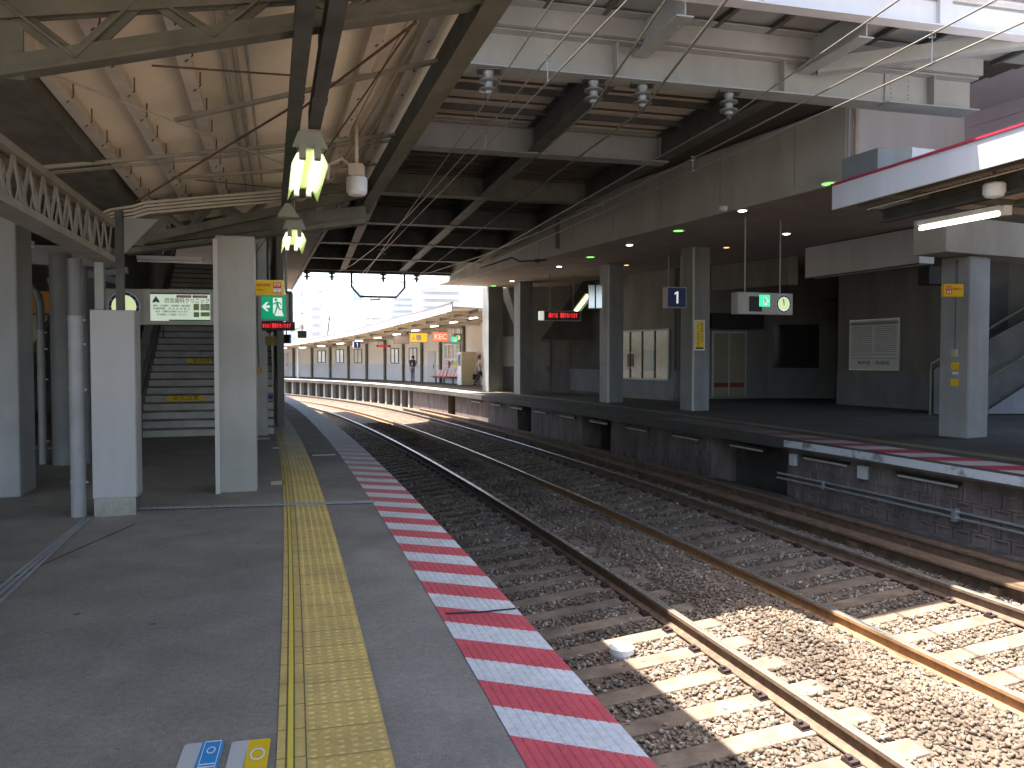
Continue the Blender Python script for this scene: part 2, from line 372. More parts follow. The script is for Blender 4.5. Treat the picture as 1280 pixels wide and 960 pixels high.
# ---- ballast stones: thousands of loose angular stones, one mesh
def stones(name, seed, s0, s1, dens, rmin, rmax, mat, label):
    r = np.random.default_rng(seed)
    base = []
    for k in range(14):
        bm = bmesh.new()
        for j in range(11):
            p = r.normal(size=3); p /= np.linalg.norm(p); p *= r.uniform(.85, 1.12)
            bm.verts.new(p*(r.uniform(.95,1.2), r.uniform(.75,1), r.uniform(.6,.85)))
        q = bmesh.ops.convex_hull(bm, input=bm.verts)
        bmesh.ops.delete(bm, geom=[v for v in bm.verts if not v.link_faces], context='VERTS')
        bmesh.ops.triangulate(bm, faces=bm.faces); bm.verts.index_update()
        V = np.array([v.co[:] for v in bm.verts]); Fc = np.array([[v.index for v in f.verts] for f in bm.faces]); bm.free()
        base.append((V, Fc))
    n = int((s1-s0)*6.6*dens)
    s = r.uniform(s0, s1, n); d = r.uniform(-.15, 6.45, n)
    ph = ((s-6.8)/.52 + .5) % 1 - .5            # sleepers stay bare
    onsl = (abs(ph) < .24) & (((d > .3) & (d < 2.72)) | ((d > 3.68) & (d < 6.0))) & (r.uniform(0,1,n) > .04)
    rail = np.zeros(n, bool)
    for q in (.747, 2.247, 4.10, 5.60): rail |= abs(d-q) < .085
    keep = ~(onsl | rail); s, d = s[keep], d[keep]; n = len(s)
    th = np.interp(s, _S, _TH); X = np.interp(s, _S, _X)+d*np.cos(th); Y = np.interp(s, _S, _Y)+d*np.sin(th)
    Z = np.array([bedz(q) for q in d]); hump_dust = r.uniform(0,1,n) < .8  # random mask: most hump stones keep to the browner rust-dust tones
    VV = []; FF = []; T = []; off = 0
    for i in range(n):
        V, Fc = base[i % 14]
        a, b_, c_ = r.uniform(0, 6.28, 3)
        ca, sa, cb, sb = math.cos(a), math.sin(a), math.cos(b_*.25), math.sin(b_*.25)
        Rm = np.array([[ca,-sa,0],[sa,ca,0],[0,0,1]]) @ np.array([[1,0,0],[0,cb,-sb],[0,sb,cb]])
        sz = r.uniform(rmin, rmax)
        VV.append((V*sz) @ Rm.T + (X[i], Y[i], Z[i]+sz*r.uniform(.05,.75))); FF.append(Fc+off); off += len(V)
        T.append(np.full(len(V), r.uniform(0,1)*(.62 if 2.65 < d[i] < 3.7 and hump_dust[i] else .999)))
    VV = np.concatenate(VV); FF = np.concatenate(FF); T = np.concatenate(T)
    me = bpy.data.meshes.new(name); me.vertices.add(len(VV)); me.vertices.foreach_set('co', VV.ravel())
    me.loops.add(FF.size); me.loops.foreach_set('vertex_index', FF.ravel())
    me.polygons.add(len(FF)); me.polygons.foreach_set('loop_start', np.arange(0, FF.size, 3))
    at_ = me.attributes.new('tone', 'FLOAT', 'POINT'); at_.data.foreach_set('value', T)
    me.update(); me.validate(); me.materials.append(mat)
    o = bpy.data.objects.new(name, me); COL.objects.link(o)
    return tag(o, label, 'gravel', None, 'stuff')
m_stone = bpy.data.materials.new('ballast_stone'); m_stone.use_nodes = True
_n = m_stone.node_tree; _b = _n.nodes['Principled BSDF']; _b.inputs['Roughness'].default_value = .85
_a = _n.nodes.new('ShaderNodeAttribute'); _a.attribute_name = 'tone'
_r = _n.nodes.new('ShaderNodeValToRGB'); _r.color_ramp.interpolation = 'LINEAR'
_e = _r.color_ramp.elements; _e[0].color = (.15,.105,.072,1); _e[0].position = 0; _e[1].color = (.52,.46,.38,1); _e[1].position = 1
for p_, c_ in ((.25,(.20,.143,.10,1)),(.5,(.26,.19,.135,1)),(.7,(.225,.18,.14,1)),(.85,(.36,.285,.21,1))):
    q = _r.color_ramp.elements.new(p_); q.color = c_
_g = _n.nodes.new('ShaderNodeNewGeometry'); _nz = _n.nodes.new('ShaderNodeTexNoise'); _nz.inputs['Scale'].default_value = 1.1; _nz.inputs['Detail'].default_value = 5
_n.links.new(_g.outputs['Position'], _nz.inputs['Vector'])
_mr = _n.nodes.new('ShaderNodeMapRange'); _mr.inputs[1].default_value = .35; _mr.inputs[2].default_value = .65; _mr.inputs[3].default_value = .55; _mr.inputs[4].default_value = 1.05
_n.links.new(_nz.outputs['Fac'], _mr.inputs[0])
_mx = _n.nodes.new('ShaderNodeMix'); _mx.data_type = 'RGBA'; _mx.blend_type = 'MULTIPLY'; _mx.inputs[0].default_value = 1
_n.links.new(_a.outputs['Fac'], _r.inputs[0]); _n.links.new(_r.outputs[0], _mx.inputs[6]); _n.links.new(_mr.outputs[0], _mx.inputs[7]); _n.links.new(_mx.outputs[2], _b.inputs['Base Color'])
stones('ballast', 3, 2.2, 12.5, 950, .015, .031, m_stone, 'loose brown and grey ballast stones between the rails in the foreground')
stones('ballast', 4, 12.5, 32, 330, .022, .038, m_stone, 'darker ballast stones under the overbridge further along the tracks')

# ---- rails
m_rustO = M('rail_rust_orange', (.40,.22,.105), (.26,.14,.065), 9, .7, bump=.2, bscale=90)
blotch(m_hatchL, 26, .80, 1.05); blotch(m_hatchL, 3.0, .84, 1.06); spots(m_hatchL, 2.2, .03, (.10,.085,.08)); spots(m_hatchL, 14, .012, (.25,.22,.21))
blotch(m_conc, 1.1, .80, 1.10); spots(m_conc, 2.3, .03, (.19,.165,.13)); blotch(m_column, 1.1, .82, 1.08); blotch(m_columnd, 1.1, .80, 1.1); blotch(m_sleeper, 1.6, .70, 1.2)
def rail(d, zt, label):
    pr = [(-.0625,-.16),(.0625,-.16),(.0625,-.148),(.009,-.125),(.009,-.045),(.036,-.036),(.036,-.006),(.027,0),(-.027,0),(-.036,-.006),(-.036,-.036),(-.009,-.045),(-.009,-.125),(-.0625,-.148)]
    mi = [0]*14; mi[7] = 1; mi[6] = 1; mi[8] = 1
    m = MB(); m.sweep([(d+x, zt+z) for x, z in pr], srange(-8, 40, .5)+srange(41, 105, 1), fmi=mi)
    o = m.build('rail', [m_rustO if 4 < d < 5 else m_rust, m_railtop], label=label, cat='rail', group='rails of the two tracks')
rail(.747, -1.05, 'rusty rail hidden close under the left platform edge')
rail(2.247, -.90, 'rail of the nearest track, first one visible beside the left platform')
rail(4.10, -1.05, 'orange rusty rail in the middle, just right of the ballast hump')
rail(5.60, -.90, 'polished rail next to the wide rusty beam by the right platform')
for d, wd, zt, lb in ((6.42, .26, -.93, 'wide flat topped rusty steel beam beside the outermost rail'), (7.28, .15, -.98, 'narrow rusty steel beam along the foot of the right platform wall')):
    m = MB(); m.sweep([(d-wd/2,zt),(d+wd/2,zt),(d+wd/2,zt-.03),(d+.03,zt-.04),(d+.03,zt-.3),(d-.03,zt-.3),(d-.03,zt-.04),(d-wd/2,zt-.03)], SN)
    o = m.build('steel_beam', m_beam, label=lb, cat='beam')
    for k in range(10):
        q = MB(frs(5.2+k*2.3, d, 0)); q.c(-.05 if d < 7 else 0, 0, zt-.20, .14, .12, .22); q.build('bracket', m_beam, o)

# ---- sleepers with rail clips, one object each
def sleeper_proto():
    m = MB(); m.bx(-1.2, 1.2, -.11, .11, -.16, 0)
    o = m.build('sleeper', m_sleeper, bevel=.012)
    for v in o.data.vertices: v.co.z -= .16 if False else 0
    for sd in (-.75, .75):
        c = MB(); c.bx(sd-.12, sd+.12, -.06, .06, .161, .168); 
        for e in (-1, 1): c.bx(sd+e*.085-.035, sd+e*.085+.035, -.05, .05, .167, .192); c.bx(sd+e*.10-.018, sd+e*.10+.018, -.02, .02, .19, .215)
        q = c.build('rail_clip', m_clip, None); 
        me = q.data; off = q.location.copy()
        for v in me.vertices: v.co += off
        q.location = (0,0,0); q.parent = o
    return o
# (object origin at the base centre; the clip children are in the sleeper's own frame)
sl0 = None
cant = math.atan2(.15, 1.5)
for trk, (dc, nm) in enumerate(((1.497, 'nearest track'), (4.85, 'far track'))):
    for k in range(-8, 150):
        s = 6.8+.52*k
        if s > 60: break
        z = -1.3 if False else (-.975-.155-.16)
        p = P(s, dc, z); th = TH(s)
        zone = 'in the sunlit foreground' if s < 7.2 else ('in the shade under the overbridge' if s < 34 else 'in the sun beyond the overbridge')
        lb = f'weathered brown timber sleeper of the {nm} {zone}'
        if sl0 is None:
            sl0 = sleeper_proto(); o = sl0
        else:
            o = sl0.copy(); COL.objects.link(o)
            if s < 22:
                for c in sl0.children:
                    cc = c.copy(); COL.objects.link(cc); cc.parent = o
        o.location = p; o.rotation_euler = (Matrix.Rotation(th+rng.uniform(-.012,.012), 4, 'Z') @ Matrix.Rotation(-cant, 4, 'Y')).to_euler()
        tag(o, lb, 'sleeper', f'sleepers of the {nm} {zone}')

# ---- platform edge strips with UVs in metres
def strip(name, d0, d1, z, s0, s1, mat, label, cat, rib=0):
    ss = srange(s0, s1, .25); vs = []; uv = []; nd = 2
    ds = [d0, d1]
    if rib:
        ds = []; k = 0; x = d0
        n = int(abs(d1-d0)/.04); 
        for i in range(n+1): 
            q = d0+(d1-d0)*i/n
            ds += [q] if i in (0, n) else [q-.006*(1 if d1 > d0 else -1), q, q+.006*(1 if d1 > d0 else -1)]
    nd = len(ds); me = bpy.data.meshes.new(name); fs = []
    for s in ss:
        for i, d in enumerate(ds):
            zz = z + (0 if not rib or i in (0, nd-1) or (i-1) % 3 != 1 else -.004)
            vs.append(P(s, d, zz)); uv.append((s, abs(d-d0)))
    for i in range(len(ss)-1):
        for k in range(nd-1): fs.append((i*nd+k, i*nd+k+1, (i+1)*nd+k+1, (i+1)*nd+k) if d1 > d0 else (i*nd+k, (i+1)*nd+k, (i+1)*nd+k+1, i*nd+k+1))
    base = vs[0].copy()
    me.from_pydata([tuple(v-base) for v in vs], [], fs); u = me.uv_layers.new(name='m')
    for lp_ in me.loops: u.data[lp_.index].uv = uv[lp_.vertex_index]
    me.materials.append(mat); o = bpy.data.objects.new(name, me); COL.objects.link(o); o.location = base
    return tag(o, label, cat)
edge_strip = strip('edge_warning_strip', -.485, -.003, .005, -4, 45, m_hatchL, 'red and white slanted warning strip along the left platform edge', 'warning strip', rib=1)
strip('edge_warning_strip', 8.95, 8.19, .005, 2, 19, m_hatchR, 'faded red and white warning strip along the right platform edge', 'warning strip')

def worn(m, y0, y1, grey):
    n = m.node_tree; b = n.nodes['Principled BSDF']; src = b.inputs['Base Color'].links[0].from_socket
    g = n.nodes.new('ShaderNodeNewGeometry'); sx = n.nodes.new('ShaderNodeSeparateXYZ'); n.links.new(g.outputs['Position'], sx.inputs[0])
    nz = n.nodes.new('ShaderNodeTexNoise'); nz.inputs['Scale'].default_value = 5; nz.inputs['Detail'].default_value = 6; n.links.new(g.outputs['Position'], nz.inputs['Vector'])
    ad = n.nodes.new('ShaderNodeMath'); ad.operation = 'MULTIPLY_ADD'; n.links.new(nz.outputs['Fac'], ad.inputs[0]); ad.inputs[1].default_value = 3.0; n.links.new(sx.outputs[1], ad.inputs[2])
    mr = n.nodes.new('ShaderNodeMapRange'); n.links.new(ad.outputs[0], mr.inputs[0]); mr.inputs[1].default_value = y0+1.5; mr.inputs[2].default_value = y1+1.5
    mx = n.nodes.new('ShaderNodeMix'); mx.data_type = 'RGBA'; n.links.new(mr.outputs[0], mx.inputs[0]); n.links.new(src, mx.inputs[6]); mx.inputs[7].default_value = (*grey, 1)
    n.links.new(mx.outputs[2], b.inputs['Base Color'])
worn(m_yellow, 10.5, 17, (.40,.37,.29)); blotch(m_yellow, 2.2, .82, 1.08); blotch(m_yellow, 45, .84, 1.1)
m = MB(); m.bar(gp(168, 655, .003), gp(-30, 742, .003), .012, .003); m.bar(gp(330, 690, .003), gp(0, 745, .003), .006, .003) if False else None; m.build('floor_seam', m_asphR, label='faint dark filled seam running across the left platform floor', cat='seam')
m = MB(); m.tube([gp(557, 767, .012), gp(600, 765, .014), gp(645, 760.5, .012)], .005, 6); m.build('thin_rod', m_black, label='thin black rod lying across the red and white stripes', cat='rod')
# ---- tactile paving on the left platform
tact = thing('tactile_paving', 'yellow dotted tactile paving line with a raised guide bar on the left platform', 'tactile paving', P(3, -1.15, 0), math.degrees(TH(3)))
m = MB(); m.sweep([(-1.30,.002),(-1.30,.007),(-.975,.007),(-.975,.002)], srange(-4, 55, .5)); m.build('blister_tiles', m_yellow, tact)
m = MB(); m.sweep([(-1.415,.002),(-1.415,.006),(-1.304,.006),(-1.304,.002)], srange(-4, 55, .5)); guide = m.build('guide_tiles', m_yellow, tact)
m = MB(); m.sweep([(-1.374,.0065),(-1.374,.012),(-1.353,.012),(-1.353,.0065)], srange(-4, 55, .5)); m.build('guide_bar', m_yellowb, guide)
g_ = MB()
for dd in (-1.380, -1.3485): g_.sweep([(dd-.003,.0062),(dd-.003,.0068),(dd+.003,.0068),(dd+.003,.0062)], srange(-4, 30, .5))
g_.sweep([(-1.3045,.006),(-1.3045,.0078),(-1.299,.0078),(-1.299,.006)], srange(-4, 30, .5))
for k in range(100):
    s = 2.53+k*.25
    q = frs(s, 0); g_.M = q; g_.bx(-1.30, -.975, -.002, .002, .007, .0078); g_.bx(-1.415, -1.304, -.002+.03, .002+.03, .006, .0068)
g_.build('joint_lines', m_groove, tact)
dm = MB(); prof = [(.0165,.0068),(.014,.0105),(.009,.0118),(.001,.012)]
for k in range(100):
    for r_ in range(5):
        s = 2.53+k*.25+.025+r_*.05
        for c_ in range(6):
            dm.lathe(P(s, -1.275+c_*.055), prof, 8 if s < 9 else 5)
dm.build('blister_domes', m_yellow, tact, smooth=True, kind='stuff')
# far ribs: the worn bar tiles of the distant stretch
for (nm, d0) in (('expansion_joint', 0),):
    a, b_ = gp(170, 637), gp(469, 628.5)
    m = MB(); dv = (b_-a); L = dv.length; ang = math.degrees(math.atan2(dv.y, dv.x))
    m.M = fr(ang, a.x, a.y); m.bx(0, L, -.06, .06, .012, .017)
    j = m.build('expansion_joint', m_pipe, label='chequered metal expansion joint strip crossing the left platform and yellow paving', cat='joint strip')
    m = MB(fr(ang, a.x, a.y))
    for i in range(int(L/.055)): m.c(i*.055+.03, 0.018, .0185, .026, .02, .004, 0); m.c(i*.055+.055, -.018, .0185, .026, .02, .004, 0)
    m.build('tread_studs', m_columnd, j)
m = MB()
for k in range(3):
    a, b_ = gp(107+k*2, 648, 0), gp(-60+k*14, 783, 0)
    m.bar(a+Vector((0,0,.004)), b_+Vector((0,0,.004)), .025, .006)
m.build('drain_grating', m_column, label='triple slot drain grating running to the grey pipe on the left platform', cat='drain')
def floor_plate(px, py, wx, wy, mat, lb, th=16):
    p = gp(px, py); m = MB(fr(th, p.x, p.y)); m.bx(-wx/2, wx/2, -wy/2, wy/2, .002, .006)
    return m.build('floor_plate', mat, label=lb, cat='floor plate')
floor_plate(347, 604, .16, .30, m_cream, 'square beige boarding plate on the left platform just beside the concrete pillar')
floor_plate(347, 560, .16, .25, m_white, 'pale boarding plate beyond the beige one beside the yellow line')
floor_plate(341, 532, .30, .22, m_white, 'pale boarding plate on the left platform farthest towards the curve')
floor_plate(405, 569, .36, .12, m_white, 'thin white boarding mark between the yellow line and the platform edge')

# ---- floor stickers at the bottom of the picture
def sticker(px0, px1, pyt, col, label, kind):
    a = gp(px0, pyt); b_ = gp(px1, pyt-2)
    wd = (b_-a).length; M_ = fr(13, a.x, a.y); L = .52
    t = thing('floor_sticker', label, 'floor sticker', a, 13)
    def rr(x0, x1, y0, y1, z, mat, nm, par=t, round_=(0,0)):
        pts = []; r_ = .02
        for (cx, cy, a0, on) in ((x1-r_, y1-r_, 0, round_[1]), (x0+r_, y1-r_, 90, round_[0]), (x0, y0, None, 0), (x1, y0, None, 0)):
            if a0 is None or not on: pts.append((x1 if cx > (x0+x1)/2 else x0, y1 if cy > (y0+y1)/2 else y0))
            else: pts += [(cx+r_*math.cos(R(a0+k*15)), cy+r_*math.sin(R(a0+k*15))) for k in range(7)]
        m = MB(M_); m.add([(x, y, z) for x, y in pts], [tuple(range(len(pts)))]); return m.build(nm, mat, par)
    rr(0, wd*.42, -L, 0, .006, m_galv_s, 'grey_panel', round_=(1,0))
    c = rr(wd*.435, wd, -L, -.0, .006, col, 'coloured_panel', round_=(0,1))
    rr(wd*.42, wd*.435, -L, 0, .0062, m_plain, 'white_line')
    m = MB(M_ @ Matrix.Translation((wd*.72, -.13, .0075)) @ Matrix.Diagonal((1, 1.7, 1, 1)) @ Matrix.Rotation(R(-90), 4, 'X'))
    if kind == 'ring': m.disc((0, 0, 0), wd*.19, 32, r0=wd*.145)
    else:
        m.disc((0, 0, .03), wd*.11, 20, r0=wd*.08)
        for z in (-.045, -.062, -.08): m.c(0, 0, z*.8, wd*.36, .0005, .005)
        for x in (-wd*.2, wd*.2): m.c(x, 0, 0, .003, .0005, .15)
        m.c(0, 0, .075, wd*.4, .0005, .004)
    m.build('emblem', m_plain, c)
m_galv_s = M('sticker_grey', (.48,.46,.43), None, rough=.6)
sticker(231, 280, 932, M('sticker_blue', (.02,.25,.55), None, rough=.5), 'blue and grey floor sticker with white pictograms at the bottom edge', 'pict')
sticker(290, 338, 929, M('sticker_yellow', (.75,.47,.01), None, rough=.5), 'yellow and grey floor sticker with a white ring beside the tactile line', 'ring')
p = gp(777, 808, -1.06); p.z -= .055; m = MB(); m.lathe(p, [(.10,-.12),(.105,-.005),(.115,.0),(.115,.05),(.10,.062),(.0,.066)], 20)
m.build('white_cap', m_farwhite, smooth=True, label='round white plastic cap standing in the ballast by the left platform', cat='marker cap')

# ================================================================== LEFT PLATFORM CANOPY
def zr(q): return 3.56+.19*(q+1.34)
def can(px, py, dz):
    """point of the plane dz below the canopy roof seen at that photo pixel"""
    lo, hi = 1.0, 40.0; Mi = CAN.inverted()
    f = lambda Y: (lambda p: p.z-(zr((Mi @ p).x)-dz))(at(px, py, Y))
    for _ in range(60):
        mid = (lo+hi)/2
        if f(mid) > 0: hi = mid
        else: lo = mid
    return at(px, py, lo)
T0, T1 = -.9, 12.6
canopy = thing('platform_canopy', 'sloping tan sheet canopy on grey lattice trusses over the left platform', 'canopy', CAN @ Vector((-1.6, 4, 2.5)), 16.8)
def sheet(q0, q1, zf, t0, t1, pitch=.076, amp=.016, Mx=CAN):
    m = MB(Mx); n = int((t1-t0)/(pitch/4)); vs = []; fs = []
    for i in range(n+1):
        t = t0+(t1-t0)*i/n; dz = amp*math.sin(2*math.pi*t/pitch)
        for q in (q0, q1): vs.append((q, t, zf(q)+dz))
    for i in range(n): fs.append((2*i, 2*i+1, 2*i+3, 2*i+2))
    m.add(vs, fs); k = len(vs)
    m.add([(q0,t0,zf(q0)+.03),(q1,t0,zf(q1)+.03),(q1,t1,zf(q1)+.03),(q0,t1,zf(q0)+.03)], [(0,1,2,3)], 1)
    return m
sheet(-1.45, 1.36, zr, T0, T1).build('roof_sheet', [m_roof, m_roofout], canopy, smooth=True)
sheet(-6.2, -1.46, lambda q: 3.54-.13*(q+1.46), T0, T1, .15).build('roof_sheet', [M('roof_sheet_dark', (.17,.15,.125), (.11,.095,.08), 2, .8), m_roofout], canopy, smooth=True)  # left wing sheet has a darker colour than the right one
for q in (-1.40, -1.0, -.55, .72, 1.10):
    m = MB(CAN); m.bx(q-.035, q+.035, T0, T1, zr(q)-.13, zr(q)-.018); m.bx(q-.035, q+.06, T0, T1, zr(q)-.135, zr(q)-.125)
    for k in range(22):
        t = -1+k*.62; m.tube([(q+.07, t, zr(q)-.01), (q+.07, t, zr(q)-.11), (q+.02, t+.02, zr(q)-.15)], .006, 5, 1)
    m.build('purlin', [m_purlin, m_rust], canopy)
for t in (4.72, 10.60):
    m = MB(CAN); L = [(-1.45,3.00,3.36),(.13,3.43,3.66),(1.24,3.72,3.88)]
    zb = lambda q: float(np.interp(q, [l[0] for l in L], [l[1] for l in L])); zt = lambda q: float(np.interp(q, [l[0] for l in L], [l[2] for l in L]))
    for a, b_ in ((L[0], L[1]), (L[1], L[2])):
        m.bar((a[0],t,a[1]-.03),(b_[0],t,b_[1]-.03), .11, .02); m.bar((a[0],t-.03,a[1]+.015),(b_[0],t-.03,b_[1]+.015), .014, .095)
        m.bar((a[0],t+.03,a[1]+.015),(b_[0],t+.03,b_[1]+.015), .014, .095)
        m.bar((a[0],t,a[2]),(b_[0],t,b_[2]), .11, .02); m.bar((a[0],t-.03,a[2]-.05),(b_[0],t-.03,b_[2]-.05), .014, .09)
        m.bar((a[0],t+.03,a[2]-.05),(b_[0],t+.03,b_[2]-.05), .014, .09)
    qs = [-1.30+k*.34 for k in range(8)]
    for i in range(len(qs)-1):
        a, b_ = (zb, zt) if i % 2 else (zt, zb)
        m.bar((qs[i],t,a(qs[i])),(qs[i+1],t,b_(qs[i+1])), .014, .09, up=(0,1,0)); m.bar((qs[i],t,a(qs[i])),(qs[i+1],t,b_(qs[i+1])), .085, .014, up=(0,1,0))
    m.bx(-1.56, -1.44, t-.05, t+.05, 2.93, 3.42)
    m.bx(-1.44, -1.2, t-.008, t+.008, 3.0, 3.3)
    m.build('truss', m_steelM, canopy)
# fascia channel along the track
m = MB(CAN); m.bx(1.27, 1.285, T0, T1, 3.62, 3.95); m.bx(1.20, 1.27, T0, T1, 3.62, 3.635); m.bx(1.285, 1.36, T0, T1, 3.655, 3.67); m.bx(1.36, 1.372, T0, T1, 3.655, 3.98)
m.build('fascia_channel', m_steelM, canopy)
# two dark hanging channels carrying the lamps
for q, t1 in ((.185, 9.9), (.335, 6.28)):
    m = MB(CAN); m.bx(q-.045, q+.045, T0, t1, 3.30, 3.31); m.bx(q-.045, q-.037, T0, t1, 3.31, 3.43); m.bx(q+.037, q+.045, T0, t1, 3.31, 3.43); m.bx(q-.045, q+.045, T0, t1, 3.425, 3.432)
    for k in range(9):
        t = -.5+k*2.0
        if t < t1: m.bx(q-.05, q+.05, t, t+.16, 3.297, 3.302); m.bx(q-.01, q+.01, t+.06, t+.08, 3.43, zr(q)-.02)
    m.build('hanging_channel', m_steelD, canopy)
# lattice girder in the valley
_g0 = CAN @ Vector((-1.55, 8.72, 0)); GRD = fr(15.4, _g0.x, _g0.y) @ Matrix.Translation((1.55, -8.72, 0))
m = MB(GRD)
for q in (-1.62, -1.48):
    m.bx(q-.03, q+.03, T0, 8.72, 2.53, 2.57); m.bx(q-.03, q+.03, T0, 8.72, 2.86, 2.90)
    n = int((8.7-T0)/.16)
    for i in range(n):
        t = T0+i*.16; m.bar((q,t,2.565 if i % 2 else 2.87),(q,t+.16,2.87 if i % 2 else 2.565), .012, .035, up=(0,1,0))
m.bx(-1.65, -1.45, T0, 8.72, 2.515, 2.53); m.bx(-1.65, -1.45, T0, 8.72, 2.90, 2.915)
m.build('lattice_girder', M('girder_tan', (.31,.285,.24), (.24,.22,.185), 3, .6), canopy)
m = MB(CAN); m.bx(-1.66, -1.52, T0, T1, 3.36, 3.37); m.bx(-1.66, -1.65, T0, T1, 3.37, 3.5); m.bx(-1.53, -1.52, T0, T1, 3.37, 3.5)
m.build('valley_gutter', m_steelM, canopy)
m_strut = M('strut_paint', (.36,.33,.27), (.26,.235,.19), 4, .6)
# conduits, tie rods, angle struts under the sheet
for nm, pts, dz, r_, mt in (
    ('conduit', [(271,18),(309,238)], .07, .018, m_conduit), ('conduit', [(287,18),(318,238)], .07, .018, m_conduit), ('conduit', [(303,20),(329,238)], .07, .011, m_conduit),
    ('conduit', [(548,28),(437,210)], .08, .014, m_conduit), ('conduit', [(532,30),(424,210)], .08, .016, m_conduit), ('conduit', [(500,45),(415,210)], .08, .010, m_conduit),
    ('tie_rod', [(62,92),(362,208)], .22, .008, m_conduit), ('tie_rod', [(170,252),(366,133)], .24, .010, m_rust), ('tie_rod', [(300,345),(520,25)], .24, .008, m_rust),
    ('tie_rod', [(190,82),(362,94)], .2, .007, m_rust), ('tie_rod', [(245,225),(360,236)], .2, .007, m_rust), ('tie_rod', [(365,145),(520,28)], .24, .010, m_rust),
    ('strut', [(218,150),(562,72)], .16, .018, m_strut), ('strut', [(45,210),(500,168)], .16, .020, m_strut), ('strut', [(45,217),(500,174)], .18, .012, m_strut), ('strut', [(215,222),(470,205)], .16, .016, m_strut)):
    a, b_ = can(*pts[0], dz), can(*pts[1], dz)
    if nm == 'conduit':
        d = (b_-a); a = a-d*.6
    m = MB()
    if nm == 'strut': m.bar(a, b_, r_*1.3, .03 if r_ > .015 else .01); m.bar(a+Vector((0,.012,-.014)), b_+Vector((0,.012,-.014)), .03, .005)
    else: m.tube([a, b_], r_, 6)
    m.build(nm, mt, canopy)
m = MB()
for k in range(4):
    dz = Vector((0, .02*k, -.034*k)); m.tube([at(124,268,8.5)+dz, at(138,262,8.6)+dz, at(165,258,8.75)+dz, at(182,253,8.8)+dz, at(270,245,9.1)+dz, at(362,238,9.4)+dz], .015, 6)
m.build('cable_bundle', m_conduit, canopy)
m = MB(CAN)
m.bar((-1.7, 10.95, 3.03), (1.24, 10.95, 3.53), .16, .17); m.bar((-1.7, 10.95, 2.89), (1.24, 10.95, 3.41), .24, .06); m.build('end_beam', m_steelM, canopy)
# fluorescent lamps hung over the platform
def lamp(q, t, z, label, L=1.35, w_=.27, rod=None):
    b0 = CAN @ Vector((q, t, z)); o = thing('hanging_lamp', label, 'lamp', b0, 16.8, 'fluorescent lamps over the left platform')
    F = CAN @ Matrix.Translation((q, t, z))
    m = MB(F)
    for sx in (-1, 1):
        m.add([(0,-L/2,.10),(0,L/2,.10),(sx*w_*.22,L/2,.10),(sx*w_*.22,-L/2,.10)], [(0,1,2,3)])
        m.add([(sx*w_*.22,-L/2,.10),(sx*w_*.22,L/2,.10),(sx*w_*.36,L/2,.06),(sx*w_*.36,-L/2,.06)], [(0,1,2,3)])
        m.add([(sx*w_*.36,-L/2,.06),(sx*w_*.36,L/2,.06),(sx*w_*.5,L/2,-.02),(sx*w_*.5,-L/2,-.02)], [(0,1,2,3)])
    m.build('reflector', m_refl, o)
    for sx in (-.055, .055):
        m = MB(F); m.tube([(sx,-L/2+.08,.055),(sx,L/2-.02,.055)], .017, 10); m.build('tube', m_tube, o, smooth=True)
    m = MB(F)
    for e in (-1, 1):
        m.prism([(-.13,.10),(.13,.10),(.085,.22),(-.085,.22)], e*L/2-.012, e*L/2+.012)
        for sx in (-.055, .055): m.bx(sx-.024, sx+.024, e*(L/2-.01)-.05, e*(L/2-.01)+.05, .02, .115)
    m.bx(-.07, .07, -L/2, L/2, .103, .20)
    m.build('housing', m_lampm, o)
    for y in ((0, -L*.4) if rod else ()):
        m = MB(F); m.tube([(0,y,.2),(0,y,.2+rod)], .012, 8); m.build('hanger_rod', m_lampm, o)
lamp(.30, 7.0, 3.05, 'large lit twin tube lamp with greenish reflector nearest the camera', 1.5)
lamp(.28, 10.3, 2.96, 'smaller looking lit twin tube lamp farther along the left platform', 1.35, rod=.45)
lamp(.30, .6, 3.06, 'twin tube lamp with greenish reflector over the platform behind the camera', 1.35)
pp = at(360, 266, 9.0); o = thing('floodlight', 'small triangular grey floodlight hanging under the canopy truss beside the lamps', 'floodlight', pp, 16.8)
m = MB(fr(16.8, *pp)); m.prism([(-.12,-.06),(.12,-.06),(.02,.09),(-.03,.09)], -.1, .1); m.build('shade', m_lampm, o)
m = MB(fr(16.8, *pp)); m.bx(-.02, .02, -.02, .02, .09, .55); m.tube([(0,0,.1),(.09,0,.17),(.05,0,.26)], .012, 6); m.build('bracket', m_steelD, o)
pp = at(446, 243, 8.2); o = thing('loudspeaker', 'pale round dome loudspeaker under the edge of the left canopy', 'loudspeaker', pp, 0)
m = MB(); m.lathe(pp, [(.02,-.02),(.08,-.01),(.105,.02),(.108,.14),(.10,.17),(.0,.18)], 20); m.build('dome', m_plain, o, smooth=True)
m = MB(); m.c(pp.x, pp.y, pp.z+.24, .14, .14, .12); m.tube([pp+Vector((0,0,.25)), pp+Vector((0,0,.7))], .02, 8); m.tube([pp+Vector((-.05,0,.28)), pp+Vector((-.15,0,.36)), pp+Vector((-.28,0,.30)), pp+Vector((-.3,0,.15))], .018, 8); m.build('mount', m_purlin, o)

